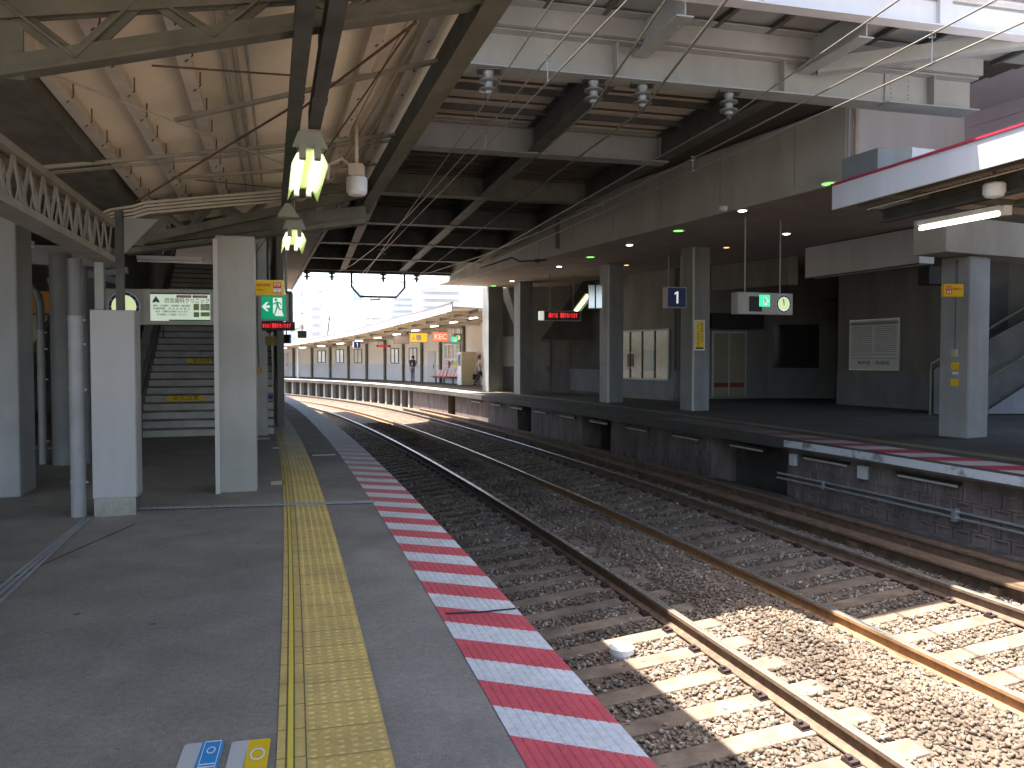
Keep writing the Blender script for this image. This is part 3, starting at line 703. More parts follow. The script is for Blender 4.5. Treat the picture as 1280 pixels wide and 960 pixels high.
# ================================================================== OVERBRIDGE ABOVE THE TRACKS
bridge = thing('station_overbridge', 'steel deck of grey girders and ribbed ceiling crossing over both tracks', 'overbridge', BR @ Vector((4, 20, 5.2)), 14.5)
def qright(t): return (11.92-.1736*t)/.985
def igirder(m, q0, q1, t, z0, z1, fl=.34, st=2.4, off=.6):
    m.bx(q0, q1, t-.012, t+.012, z0+.02, z1-.02); m.bx(q0, q1, t-fl/2, t+fl/2, z0, z0+.02); m.bx(q0, q1, t-fl/2, t+fl/2, z1-.02, z1)
    q = q0+off
    while q < q1: m.bx(q-.008, q+.008, t-fl/2+.02, t+fl/2-.02, z0+.02, z1-.02); q += st
GT = [9.95, 13.9, 17.9, 21.9, 25.9, 29.9, 33.9]
for i, t in enumerate(GT):
    m = MB(BR); q1 = min(6.55, qright(t)-.05)
    if i == 0: q1 = 9.6
    igirder(m, -1.2, q1, t, 5.2, 5.68, st=2.45, off=.25)
    m.build('cross_girder', m_steelL if i < 2 else (m_steelM if i < 3 else m_steelD), bridge)  # inner girders get darker steel colours to stand in for shade
m = MB(BR); m.bx(-1.2, 9.6, 9.7, 9.94, 5.69, 5.93); m.bx(-1.2, 9.6, 9.55, 10.0, 5.935, 5.955); m.build('upper_channel', m_steelL, bridge)
m = MB(BR); m.bx(8.0, 9.55, 9.70, 9.935, 5.185, 5.199); m.c(8.35, 9.925, 5.44, .5, .02, .44)
for i in range(7):
    for j in range(2): m.cyl((8.2+j*.3, 9.915, 5.26+i*.06), .014, .02, 6)
m.build('splice_plate', m_steelL, bridge)
for q in (1.55, 3.95, 6.4):
    m = MB(BR)
    for a, b_ in zip(GT[:-1], GT[1:]):
        if q > qright(b_)-.2: continue
        m.bx(q-.012, q+.012, a+.18, b_-.18, 5.24, 5.66); m.bx(q-.12, q+.12, a+.18, b_-.18, 5.22, 5.238); m.bx(q-.12, q+.12, a+.18, b_-.18, 5.645, 5.66)
    m.build('long_beam', m_steelD, bridge)
m = MB(BR)
t = 10.0
while t < 34.0:
    q1 = min(qright(t)-.05, 6.55)
    if t < 26:
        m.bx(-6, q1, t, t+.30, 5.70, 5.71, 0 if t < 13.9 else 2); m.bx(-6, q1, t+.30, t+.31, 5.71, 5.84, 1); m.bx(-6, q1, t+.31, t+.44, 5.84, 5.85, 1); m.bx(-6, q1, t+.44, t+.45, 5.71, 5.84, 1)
    m.bx(-6, q1+.02, t, t+.45, 5.9, 5.97, 1)
    m.bx(q1, max(qright(t), q1)+1.2, t, t+.45, 6.36, 6.40, 1)
    t += .45
q = -1.0
while q < 6.2:
    m.bx(q, q+.30, 26.0, 34.0, 5.70, 5.71, 0); m.bx(q+.30, q+.31, 26.0, 34.0, 5.71, 5.84, 1); m.bx(q+.31, q+.44, 26.0, 34.0, 5.84, 5.85, 1); m.bx(q+.44, q+.45, 26.0, 34.0, 5.71, 5.84, 1); q += .45
m.build('ribbed_deck', [m_deckrib, m_deckdark, M('deck_ribs_shaded', (.19,.155,.12), (.12,.10,.08), 2, .8)], bridge)  # third material is a darker rib copy, painting in the deeper bays' shade
m = MB(BR); m.bx(-6, 6.55, 9.9, 34.2, 5.98, 8.6); m.bx(6.55, 8.5, 9.9, 34.2, 6.42, 8.6); m.bx(8.5, 15, 9.95, 17, 6.46, 8.6); m.build('upper_storey', m_siding, bridge)  # rightmost box added to shade the siding wall
# far end edge with a deep dark beam
m = MB(BR); m.bx(-6, 6.4, 34.05, 34.2, 5.12, 6.0); m.build('end_beam', m_steelD, bridge)
# front canopy of the bridge: brackets, roof panels, white eave beam
m = MB(BR); m.bx(-1.2, 13.5, 8.45, 9.9, 6.00, 6.04); 
for k in range(18): m.bx(-1.0+k*.78, -.93+k*.78, 8.6, 9.9, 5.93, 5.995, 1)
m.build('front_roof', [m_steelL, m_steelD], bridge)
m = MB(BR); m.bx(-1.2, 13.5, 8.45, 8.47, 5.72, 6.06); m.bx(-1.2, 13.5, 8.40, 8.60, 5.70, 5.715); m.bx(-1.2, 13.5, 8.36, 8.60, 6.06, 6.075)
for k in range(5): m.bx(.3+k*2.45, .48+k*2.45, 8.40, 8.62, 5.718, 6.055)
m.build('eave_beam', m_white, bridge)
m = MB(BR); m.bx(-1.2, 13.5, 8.20, 8.7, 6.15, 6.36); m.bx(-1.2, 13.5, 8.44, 8.9, 6.08, 6.14); m.build('roof_edge', m_white, bridge)
for q in (-.6, 1.85, 4.3, 6.75):
    m = MB(BR); m.bx(q-.01, q+.01, 8.6, 9.9, 5.55, 5.93); m.bx(q-.11, q+.11, 8.6, 9.9, 5.53, 5.548)
    for k in range(3): m.cyl((q+.06, 8.9+k*.12, 5.52), .016, .012, 6)
    m.build('bracket', m_steelL, bridge)
m = MB(BR); m.bar((6.9, 9.8, 5.6), (9.2, 8.62, 5.75), .16, .2); m.build('diagonal_brace', m_steelL, bridge)
m = MB(BR)
for t in (11.9, 12.9, 15.9): m.bx(-1, 6.4, t-.03, t+.03, 5.60, 5.69)
m.build('ceiling_rail', m_steelD, bridge)

# ================================================================== RIGHT STATION BUILDING
stn = thing('station_building', 'shaded station building with brown soffit and grey walls behind the right platform', 'building', RB @ Vector((18, 22, 0)), 24.5)
m = MB(RB); m.bx(11.95, 34, 11.15, 34.5, 4.9, 4.96); m.build('soffit', m_soffit, stn)
m = MB(RB); m.bx(11.90, 12.0, 11.12, 34.5, 4.88, 6.3); m.bx(11.86, 11.90, 11.12, 34.5, 4.86, 4.98)
fa = m.build('fascia', M('fascia_panel', (.70,.68,.60), (.58,.56,.49), 1.4, .7, streak=5), stn)
for k in range(10): m = MB(RB); m.bx(11.893, 11.899, 12.4+k*2.3, 12.406+k*2.3, 4.98, 6.25); m.build('panel_joint', m_columnd, fa)
m = MB(RB); m.bx(12.0, 34, 11.15, 34.5, 6.2, 9.5); m.build('upper_storey', m_siding, stn)
m = MB(RB); m.bx(11.91, 15.1, 11.05, 11.12, 4.88, 6.9); ew = m.build('end_wall', m_white, stn)
m = MB(RB); m.bx(11.93, 12.03, 10.98, 11.049, 4.55, 5.0); m.cyl((11.98, 10.94, 4.4), .045, 2.6, 10); m.build('downpipe', m_conduit, ew)
m = MB(fr(20, *(RB @ Vector((15.1, 11.1, 0))).xy[:]))
for k in range(9): m.bx(-.02-.006*(k % 2), .3, -6, .1, 4.7+k*.5, 4.7+k*.5+.492)
m.build('siding_wall', m_siding, stn)
WP = [(-2.2,39.4),(-.45,37.9),(2.66,36.9),(4.2,32.6),(6.1,29.6),(7.4,31.0),(10.1,31.6),(12.7,31.4),(11.2,27.5),(12.9,23.6),(14.6,23.6),(22,20)]
wallobj = []
for i in range(1, len(WP)-1):
    a, b_ = Vector(WP[i]), Vector(WP[i+1]); d = b_-a; ang = math.degrees(math.atan2(d.y, d.x)); L = d.length
    m = MB(fr(ang, a.x, a.y)); m.bx(0, L, 0, .12, 1.1, 4.9, 0); m.bx(-.02, L+.02, -.015, .12, .12, 1.1, 1); m.bx(-.02, L+.02, -.03, .12, -.02, .12, 0)
    wallobj.append(m.build('wall', [m_wallgrey if i not in (2, 4, 9) else m_walldark, m_wains], stn))
def pillar(px, py, wd, h, rot, label, mat, strip_=True, dep=None, group='station pillars on the right platform'):
    p = gp(px, py); dep = dep or wd
    d = Vector((p.x, p.y)).normalized(); c = Vector((p.x+d.x*wd/2, p.y+d.y*wd/2, 0))
    o = thing('pillar', label, 'pillar', c, rot, group)
    m = MB(fr(rot, c.x, c.y)); m.bx(-wd/2, wd/2, -dep/2, dep/2, 0, h); m.build('shaft', mat, o, bevel=.02)
    if strip_: 
        m = MB(fr(rot, c.x, c.y)); m.bx(-wd/2-.02, -wd/2+.03, -dep/2-.025, -dep/2+.025, 0, h-.05); m.build('corner_guard', m_edge, o)
    return o
pillar(764, 503.5, .62, 4.9, 24.5, 'grey pillar between the red message board and the blue number 1 sign', m_columnd)
pc2 = pillar(868, 513.5, .62, 4.9, 24.5, 'grey pillar carrying the vertical yellow notice beside the blue number 1 sign', m_columnd)
pillar(654, 493, .62, 4.9, 24.5, 'grey pillar at the shaded end of the right building left of the grey door', m_columnd)
pillar(616, 490, .75, 4.9, 24.5, 'dark concrete pillar where the sunlit far canopy meets the shaded building', m_columnd, False)
for px, py, lb in ((830, 289, 0), (737, 321, 1), (847, 287, 2)): pass
# hanging blank bulkhead boards
for k, ((x0, y0), (x1, y1), lb) in enumerate((((8.76,24.0),(10.24,20.2),'long blank grey bulkhead board under the soffit left of the white fluorescent tube'),((7.1,28.6),(8.95,26.0),'blank bulkhead board under the soffit above the hanging clock'),((4.66,34.0),(6.1,31.4),'blank bulkhead board above the window between the two grey pillars'))):
    a = Vector((x0,y0)); d = Vector((x1-x0, y1-y0)); m = MB(fr(math.degrees(math.atan2(d.y,d.x)), x0, y0)); m.bx(0, d.length, 0, .5, 3.97, 4.895)
    o = m.build('bulkhead_board', m_white if k == 0 else m_wallgrey, label=lb, cat='board'); 
    m = MB(fr(math.degrees(math.atan2(d.y,d.x)), x0, y0)); m.bx(-.02, d.length+.02, -.02, .02, 3.94, 3.97); m.bx(-.02, d.length+.02, -.012, 0, 4.86, 4.895); m.build('trim', m_steelD, o)
m = MB(fr(15.7)); m.bx(15.2, 15.4, -8, 11.6, -.02, 6.5); m.build('light_block_wall', m_walldark, stn)  # added out of view to keep sky light off the right interior
# downlights in the soffit
def downlight(px, py, lit, lb, z=4.9, r_=.12):
    p = gp(px, py, z-.004); o = thing('downlight', lb, 'downlight', p, 0, 'round downlights in the soffits')
    m = MB(); m.lathe(p+Vector((0,0,-.012)), [(r_*.75,0),(r_,0),(r_,.012)], 20); m.build('ring', m_signwhite if lit == 'w' else m_plain, o)
    m = MB(); m.lathe(p+Vector((0,0,-.020)), [(.001,0),(r_*.74,0),(r_*.74,.010)], 20)
    m.build('lens', {'w': m_dlw, 'g': m_dlg, 'y': m_dly}[lit], o)
m_dlw = M('downlight_white', (1,1,.9), emit=(1,.95,.75), estr=5)
m_dlg = M('downlight_green', (.2,.6,.15), emit=(.12,.5,.08), estr=1.0)
m_dly = M('downlight_amber', (.6,.4,.1), emit=(.55,.38,.1), estr=.9)
for px, py, k, lb in ((848,288,'g','large green glowing downlight above the vertical yellow notice'),(738,321,'g','green glowing downlight above the pillar by the message board'),(787,306,'w','bright white downlight between the two green ones'),(699,333,'w','bright white downlight above the red message board'),(640,351,'w','small bright downlight by the end of the right soffit'),(617,357,'g','dim green downlight nearest the far end of the right soffit'),(783,331,'y','amber downlight behind the pillar with no sign'),(928,263,'w','bright white downlight between the two hanger rods of the clock'),(983,292,'w','bright white downlight above the blank bulkhead board'),(908,309,'y','dim amber downlight above the middle bulkhead board'),(1036,229,'g','green glowing downlight at the near corner of the soffit')):
    downlight(px, py, k, lb, r_=.17 if k == 'g' else .11)
o = thing('smoke_detector', 'small white dome detector on the soffit beside the clock hangers', 'detector', gp(904, 265, 4.9), 0)
m = MB(); m.lathe(gp(904, 265, 4.78), [(.05,0),(.09,.03),(.10,.1),(.12,.118)], 16); m.build('dome', m_plain, o, smooth=True)
# window with three mullions, papers behind the glass
def wallfr(i, s=0): 
    a, b_ = Vector(WP[i]), Vector(WP[i+1]); d = b_-a
    return fr(math.degrees(math.atan2(d.y, d.x)), a.x, a.y), d.length
F, L = wallfr(3)
m = MB(F); z0, z1, x0, x1 = .80, 2.62, .25, 3.1
for a, b_, c, d in ((x0,x1,z0-.06,z0),(x0,x1,z1,z1+.06),(x0-.06,x0,z0-.06,z1+.06),(x1,x1+.06,z0-.06,z1+.06)): m.bx(a, b_, -.06, -.016, c, d)
win = m.build('window', m_white, stn)
m = MB(F); m.bx(x0, x1, -.022, -.017, z0, z1); m.build('pane', m_glass, win)
m = MB(F)
for k in range(1, 4): m.bx(x0+(x1-x0)*k/4-.03, x0+(x1-x0)*k/4+.03, -.05, -.023, z0, z1)
m.build('mullion', m_steelD, win)
m = MB(F); m.bx(.75,1.25,-.028,-.024,1.15,1.85); m.build('paper_notice', m_plain, win)
m = MB(F); m.bx(1.85,2.3,-.028,-.024,1.1,1.9); m.build('paper_notice', m_plain, win)
m = MB(F); m.bx(.8,1.2,-.031,-.029,1.25,1.75); m.build('poster', M('poster_brown', (.30,.12,.07), (.2,.16,.08), 6), win)
F, L = wallfr(6)
m = MB(F); m.bx(.2, 1.95, -.05, -.016, 1.2, 2.9); m.build('dark_window', m_glassd, stn); 
m = MB(F); m.bx(.12, 2.03, -.12, -.018, 1.08, 1.17); m.build('window_ledge', m_wains, stn)
F, L = wallfr(5)
m = MB(F); m.bx(.35, .42, -.05, -.016, .1, 2.55); m.bx(1.75, 1.82, -.05, -.016, .1, 2.55); m.bx(.35, 1.82, -.05, -.016, 2.55, 2.62); m.bx(1.05, 1.1, -.05, -.016, .1, 2.55); gd = m.build('glass_door', m_galv, stn)
m = MB(F); m.bx(.42, 1.05, -.03, -.017, .1, 2.55); m.bx(1.1, 1.75, -.03, -.017, .1, 2.55); m.build('pane', M('glass_tan', (.26,.235,.165), (.32,.29,.21), 1, .15), gd)
m = MB(F); m.bx(.45, 1.72, -.036, -.031, .45, .62); m.build('painted_seat_reflection', M('dim_red', (.20,.05,.035), None, rough=.3), gd)  # red bar paints a seat reflection onto the door glass
m = MB(F); m.bx(.1, 2.3, -.5, -.02, 2.72, 3.3); m.build('door_header', m_black, stn)
F, L = wallfr(1)
m = MB(F); m.bx(1.15, 2.35, -.05, -.016, .05, 2.3); dr = m.build('grey_door', m_columnd, stn)
m = MB(F); m.bx(2.2, 2.26, -.10, -.05, 1.0, 1.18); m.build('handle', m_steelD, dr)
F, L = wallfr(1)
m = MB(F); m.bx(.05, .75, -.05, -.016, 1.2, 2.6); m.build('noticeboard', m_white, stn)
# stair mass sloping down behind the message board
m = MB(fr(0)); a = at(678, 424, 36); b_ = at(762, 424, 34.4)
pts = [at(676,424,36), at(762,424,36), at(762,318,36), at(752,318,36)]
m.prism([(p.x, p.z) for p in pts], 34.6, 36.4)
stm = m.build('stair_underside', m_walldark, label='dark sloping underside of a staircase behind the red message board', cat='staircase')
# right hand stairs with handrails
o = thing('staircase', 'dark staircase with steel handrails rising to the right behind the pale pillar', 'staircase', gp(1165, 518), 0)
m = MB(); q = [at(1165,517,22.5), at(1420,517,22.5), at(1420,320,22.5), at(1300,388,22.5), at(1165,462,22.5)]
m.prism([(p.x, p.z) for p in q], 22.4, 22.55); m.build('side_panel', m_walldark, o)
m = MB(); q = [at(1165,517,22.3), at(1420,517,22.3), at(1420,392,22.3), at(1235,512,22.3)]
m.prism([(p.x, p.z) for p in q], 22.25, 22.38); m.build('stringer', m_wains, o)
for (a, b_) in (((1163,455),(1300,372)), ((1235,472),(1330,415))):
    m = MB(); pa, pb = at(*a, 22.2), at(*b_, 22.2); m.tube([pa, pb], .035, 8); m.tube([pa, (pa.x, pa.y, 0)], .03, 8); m.build('handrail', m_steelM, o)

# ================================================================== LEFT STATION BUILDING (over the far part of the left platform)
lft = thing('station_building', 'dark station building with low soffit and concrete pillars over the left platform', 'building', LB @ Vector((-7, 24, 0)), 18)
m = MB(LB); m.bx(-30, 1.87, 11.3, 40, 4.9, 4.96); m.build('soffit', m_soffit, lft)
m = MB(LB); m.bx(1.80, 1.90, 11.3, 40, 4.88, 5.6); m.bx(-30, 1.87, 11.2, 11.3, 4.85, 6); m.build('fascia', m_steelM, lft)
m = MB(LB); m.bx(-30, 1.8, 11.3, 40, 5.6, 9); m.build('upper_storey', m_siding, lft)
m = MB(LB); m.bx(-16, -15.8, 3, 40, -.02, 4.9); m.bx(-16, -2.75, 27, 27.2, -.02, 4.9); m.build('back_wall', m_walldark, lft)
m = MB(LB); m.bx(-30, -5.4, 2.5, 11.3, 4.6, 4.7); m.build('side_roof', [m_roofout], lft)
m = MB(LB); m.bx(.55, .70, 19, 33, 0, 4.89, 0); m.build('stair_enclosure', m_wallgrey, lft)
m = MB(LB); m.bx(-2.75, -2.6, 15.6, 27, 0, 4.89); m.build('stair_side_wall', m_walldark, lft)
for px, py, lb in ((306, 312, 0),):
    pass
for px, py, k, lb in ((330,317,'g','green downlight on the left soffit above the yellow emergency sign'),(329,326,'w','small white downlight on the left soffit above the yellow emergency sign')):
    downlight(px, py, k, lb)
# pillars of the left platform
pillar(298, 616, .44, 2.99, 17, 'square pale concrete pillar beside the green exit sign on the left platform', m_conc, True, group='pillars of the left platform')
pillar(322, 545, .42, 4.9, 17, 'second narrow looking pale pillar just behind the big concrete one', m_conc, False, group='pillars of the left platform')
pillar(327, 522, .42, 4.9, 17, 'farthest pale pillar of the left platform half hidden behind the others', m_conc, False, group='pillars of the left platform')
pillar(-3, 623, .64, 3.15, 17, 'wide grey pillar at the left edge of the picture', m_column, True, group='pillars of the left platform')
pc = gp(17, 623)
for (px, py, r_, top, lb, grp) in ((99, 645, .072, 2.55, 'straight grey drainpipe in front of the round column', 1), (54, 580, .055, 2.6, 'thin grey drainpipe with a bent top beside the wide pillar', 1)):
    p = gp(px, py); o = thing('drainpipe', lb, 'drainpipe', p, 0, 'grey drainpipes on the left platform')
    m = MB(); m.cyl(p, r_, 1.95, 20); m.build('pipe', m_pipe, o, smooth=True)
    m = MB()
    if r_ > .06: m.cyl(p+Vector((0,0,1.95)), r_*.95, top-1.95, 20)
    else: m.tube([p+Vector((0,0,1.95)), p+Vector((0,0,2.35)), p+Vector((-.03,0,2.5)), p+Vector((-.16,0,2.66)), p+Vector((-.25,0,2.8)), p+Vector((-.26,0,3.0))], r_*1.0, 14)
    m.build('upper_pipe', m_piped, o, smooth=True)
    for z in (.33, 1.25, 1.7, 1.94): m = MB(); m.cyl(p+Vector((0,0,z)), r_+.006, .03 if z < 1.9 else .05, 20); m.bx(p.x, p.x+.10, p.y-.012, p.y+.012, z, z+.02); m.build('clamp', m_pipe, o, smooth=True)
p = gp(80, 580); o = thing('round_column', 'thick round grey column behind the drainpipes', 'column', p, 0)
m = MB(); m.cyl(p, .15, 3.1, 28); m.cyl(p+Vector((.27,.1,0)), .07, 3.1, 16); m.build('shaft', m_columnd, o, smooth=True)
p = gp(144, 645); F = fr(17, p.x, p.y); o = thing('cabinet_column', 'tall boxed white column casing with a shiny steel foot on the left platform', 'column casing', p, 17)
m = MB(F); m.bx(-.20, .20, 0, .36, .18, 2.05); m.build('casing', M('casing_paint', (.43,.415,.41), (.37,.355,.35), 1.5, .5, streak=6), o, bevel=.01)
m = MB(F); m.bx(-.19, .19, .01, .35, 0, .18); m.build('steel_foot', m_chrome, o)
m = MB(F); m.bx(.195, .206, .02, .34, .18, 2.05); m.build('side_cover', m_conc, o)
m = MB(F); m.bx(.02, .09, .1, .2, 2.05, 3.05); m.build('dark_post', m_steelD, o)
m = MB(F); m.bx(-.17, -.09, .1, .2, 2.05, 2.66); m.build('pale_post', m_steelL, o)
m = MB(F); m.prism([(.1,2.98),(.42,2.98),(.1,2.62)], .12, .14); m.build('gusset_plate', m_steelL, o)
m = MB(); a, b_ = at(-60, 314, 12.6), at(146, 322, 11.8); m.bar(a, b_, .22, .26); m.bar(a-Vector((0,0,.145)), b_-Vector((0,0,.145)), .3, .03)
m.build('cross_beam', m_steelL, label='pale horizontal steel beam behind the drainpipes under the left roof', cat='beam')
for i, (a, b_) in enumerate((((60,330),(150,352)),((160,338),(60,352)))):
    m = MB(); m.bar(at(*a, 13.2), at(*b_, 12.9), .08, .10); m.build('knee_brace', m_steelL, label=('pale diagonal brace falling to the right under the left cross beam','pale diagonal brace rising to the right under the left cross beam')[i], cat='brace')
for i, (a, b_) in enumerate((((-20,294),(40,304)),((172,322),(254,324)))):
    pa, pb = at(*a, 11.5 if i == 0 else 12.5), at(*b_, 11.0 if i == 0 else 12.5); o = thing('unlit_tube_lamp', ('cream tube lamp at the left edge under the dark roof','cream tube lamp housing above the clinic sign')[i], 'lamp', pa, 0)
    m = MB(); m.bar(pa, pb, .07, .06); m.build('housing', m_conduit, o); m = MB(); m.tube([pa-Vector((0,0,.05)), pb-Vector((0,0,.05))], .018, 8); m.build('tube', m_plain, o)
# things in the dark concourse at the far left
pa = at(22, 378, 19); m = MB(fr(8, *pa)); m.bx(-.5, .75, 0, .3, -.27, .27); m.bx(-.5,.75,-.01,.0,-.29,-.25,1)
m.build('orange_panel', [m_orange, m_steelD], label='orange panel deep in the dark concourse at the left', cat='panel')
m = MB(); q = [at(10,392,19.5), at(62,392,19.5), at(30,452,19.5), at(10,480,19.5)]; m.prism([(v.x, v.z) for v in q], 19.5, 19.7)
m.build('sloping_panel', m_cream, label='cream sloping side panel below the orange panel', cat='panel')
m = MB(); m.bar(gp(-60, 557)+Vector((0,0,.004)), gp(118, 561)+Vector((0,0,.004)), .3, .006); m.build('tactile_paving', m_yellow, label='short yellow tactile strip on the dark floor behind the drainpipes', cat='tactile paving')
# the staircase under the clinic sign
stp = gp(172, 547); Fs = fr(17.5, stp.x, stp.y); o = thing('staircase', 'worn grey concrete staircase climbing under the clinic sign', 'staircase', stp, 17.5)
m = MB(Fs)
for k in range(27): m.bx(0, 2.6, .30*k, .30*k+.30, 0 if k < 2 else .16*(k-2), .16*(k+1))
st = m.build('steps', M('step_concrete', (.54,.50,.43), (.40,.37,.32), 3, .85, bump=.2), o)
m = MB(Fs)
for k in range(27): m.bx(0, 2.6, .30*k-.008, .30*k+.04, .16*(k+1)-.03, .16*(k+1)+.004)
m.build('nosings', m_concd, o)
m = MB(Fs); m.prism([(0,0)]*3 if False else [(-.22,0),(0,0),(0,.01),(-.22,.01)], -.1, 0)
for k in range(27): m.bx(-.20, -.01, .3*k, .3*k+.3, 0, .16*(k+1)+.75)
m.build('side_panel', m_wallgrey, o)
m = MB(Fs); m.tube([(.10,-.2,.85),(.10,.2,.95),(.10,7.6,4.9)], .022, 8); m.tube([(.10,-.2,.85),(.10,-.2,0)], .02, 8); m.tube([(.10,3.8,2.0),(.10,3.8,2.9)], .018, 8); m.build('handrail', m_steelM, o)
for k, x0, x1, mt, nm in ((4,.42,1.18,m_signyel,'step_sign'),(9,.72,1.46,m_signyel,'step_sign'),(4,1.95,2.6,m_signblue,'step_sign')):
    m = MB(Fs); m.bx(x0, x1, .30*k-.013, .30*k-.0085, .16*k+.02, .16*(k+1)-.035); s_ = m.build(nm, mt, o)
    m = MB(Fs); m.text('足元注意' if mt is m_signyel else '優先', .10, Fs.inverted() @ Fs @ Matrix.Translation(((x0+x1)/2, .30*k-.015, .16*k+.075)), fit=(x1-x0)*.7); m.build('lettering', m_ink if mt is m_signyel else m_plain, s_)
m = MB(Fs); m.bx(1.55, 2.5, -1.2, -.8, .003, .006); m.build('floor_marking', m_cream, label='worn cream marking on the floor at the foot of the stairs', cat='floor marking')

# ================================================================== NEAR RIGHT CANOPY, COLUMN
RC = Matrix.Translation((0,0,CZ)) @ Matrix.Diagonal((.825,.825,.825,1)) @ Matrix.Translation((0,0,-CZ)) @ fr(15.7)   # set out 17.5 per cent smaller than first measured
cn = thing('platform_canopy', 'white edged canopy with a red trim over the near end of the right platform', 'canopy', RC @ Vector((11, 8, 3.5)), 15.7)
m = MB(RC); m.bx(9.57, 9.62, -6, 12.53, 4.27, 4.70); m.build('fascia', m_white, cn)
m = MB(RC); m.bx(9.62, 14, 12.42, 12.47, 4.45, 4.58); m.build('end_rail', m_steelM, cn)
m = MB(RC); m.bx(9.545, 9.66, -6, 12.55, 4.702, 4.74); m.build('trim', m_redtrim, cn)
sheet(9.62, 15.5, lambda q: 4.50-.03*(q-9.6), -6, 12.45, .10, .02, RC).build('roof_sheet', [M('roof_sheet_pink', (.52,.42,.35), (.36,.27,.21), 2, .75), m_white], cn, smooth=True)
for q in (10.05, 10.75, 12.6): 
    m = MB(RC); m.bx(q-.04, q+.04, -6, 12.4, 4.34, 4.47); m.build('purlin', m_steelM, cn)
m = MB(RC); m.bx(10.32, 10.50, -6, 12.2, 4.02, 4.05); m.bx(10.40, 10.42, -6, 12.2, 4.05, 4.22); m.bx(10.32, 10.50, -6, 12.2, 4.22, 4.25); m.build('channel', m_steelD, cn)
for t in (12.1, 8.2, 4): 
    m = MB(RC); m.bx(9.64, 13.5, t-.65, t-.55, 4.30, 4.42); m.build('rafter', m_steelM, cn)
m = MB(RC); m.tube([(9.9,12,4.2),(9.9,-4,4.3)], .012, 6); m.tube([(10.2,9,4.0),(10.6,5,4.36)], .012, 6); m.build('conduit', m_conduit, cn)
a, b_ = at(1150, 286, 11.2), at(1252, 267, 10.0); o = thing('tube_lamp', 'long lit white fluorescent tube under the near right canopy', 'lamp', a, 0)
m = MB(); m.bar(a+Vector((0,0,.07)), b_+Vector((0,0,.07)), .12, .06); m.c(b_.x+.03, b_.y-.03, b_.z+.03, .1, .1, .12); m.build('housing', m_conduit, o)
m = MB(); m.tube([a, b_], .026, 10); m.build('tube', m_tube, o)
pp = at(1243, 236, 10.0); o = thing('loudspeaker', 'round cream loudspeaker under the near right canopy', 'loudspeaker', pp, 0)
m = MB(); m.lathe(pp-Vector((0,0,.12)), [(.02,0),(.10,.02),(.13,.06),(.13,.17),(.11,.19),(.0,.2)], 18); m.build('dome', m_plain, o, smooth=True)
m = MB(); m.tube([pp+Vector((0,0,.06)), pp+Vector((0,0,.3))], .02, 8); m.build('mount', m_steelD, o)
pcol = gp(1212, 549); F = fr(17, pcol.x, pcol.y+.35)
o = thing('pillar', 'square pale pillar on the right platform carrying small yellow notices', 'pillar', (pcol.x, pcol.y+.35, 0), 17)
cx_ = fr(26, pcol.x+.10, pcol.y+.42)
m = MB(cx_); m.bx(-.31, .31, -.31, .31, 0, 3.56); m.build('shaft', m_column, o, bevel=.03)
m = MB(cx_); m.tube([(-.312,-.02,1.75),(-.312,-.02,3.5)], .008, 6); m.tube([(-.312,-.05,2.9),(-.312,-.05,3.5)], .006, 6); m.build('cable', m_steelD, o)
m = MB(cx_); m.c(-.33, -.03, 1.68, .05, .10, .14); m.build('push_button', m_conduit, o)
for z in (1.42, 1.10):
    m = MB(cx_); m.c(-.316, -.03, z, .01, .16, .14); m.build('yellow_notice', m_signyel, o)
m = MB(cx_); m.c(-.316, -.04, 1.28, .01, .12, .05); m.build('white_notice', m_plain, o)
bb = fr(24.5, pcol.x, pcol.y+.2)
m = MB(bb); m.bx(-1.0, 9, -.3, .4, 3.57, 4.24); m.build('concrete_beam', M('concrete_tan', (.40,.355,.30), (.33,.29,.24), 2, .8, streak=2), label='deep pale concrete beam resting on the square pillar of the right platform', cat='beam')
_a = at(1118, 222, 11.6); m = MB(fr(20, _a.x, _a.y, _a.z)); m.bx(-.31, .31, 0, .7, -.3, .40); m.bx(.312, .86, -.01, .7, -.3, .46, 1); m.build('roof_unit', [m_columnd, m_white], label='grey boxed unit on top of the near right canopy', cat='roof unit')

# ================================================================== WALL AND FITTINGS UNDER THE RIGHT PLATFORM
def pwall(s0, s1, relief, label):
    o = thing('platform_wall', label, 'wall', P(s0, rd(s0)+.4, -1.7), math.degrees(TH(s0)), 'walls under the right platform edge')
    ss = srange(s0, s1, .5); m = MB(); m.sweep(lambda s: [(rd(s)+.24,-1.3),(rd(s)+.95,-1.3),(rd(s)+.95,-.205),(rd(s)+.24,-.205)], ss); m.build('wall_face', m_wallbr, o)
    if relief:
        m = MB(); s = s0+.1; k = 0
        while s < s1-.3:
            for r_ in range(4):
                M_ = frs(s+(.16 if r_ % 2 else 0), rd(s)+.24)
                z = -1.2+r_*.21
                M_z = M_; m.M = M_z
                m.bx(-.03, 0, -.15, .15, z, z+.035); m.bx(-.03, 0, -.15, .15, z+.165, z+.20); m.bx(-.03, 0, -.15, -.115, z+.035, z+.165); m.bx(-.03, 0, .115, .15, z+.035, z+.165)
            s += .33
        m.build('block_relief', m_wallbr, o, kind='stuff')
    m = MB(); m.sweep(lambda s: [(rd(s)+.10,-1.3),(rd(s)+.24,-1.3),(rd(s)+.24,-1.18),(rd(s)+.10,-1.18)], ss); m.build('ledge', m_concd, o)
    return o
pwall(-6, 14.0, True, 'brown block patterned wall under the near right platform edge')
pwall(16.6, 21.6, True, 'dark block wall under the right platform left of the open recess')
pwall(23.6, 28, False, 'dark wall under the right platform between the two narrow recesses')
pwall(29.4, 37, False, 'dark wall under the right platform where the sunlight begins')
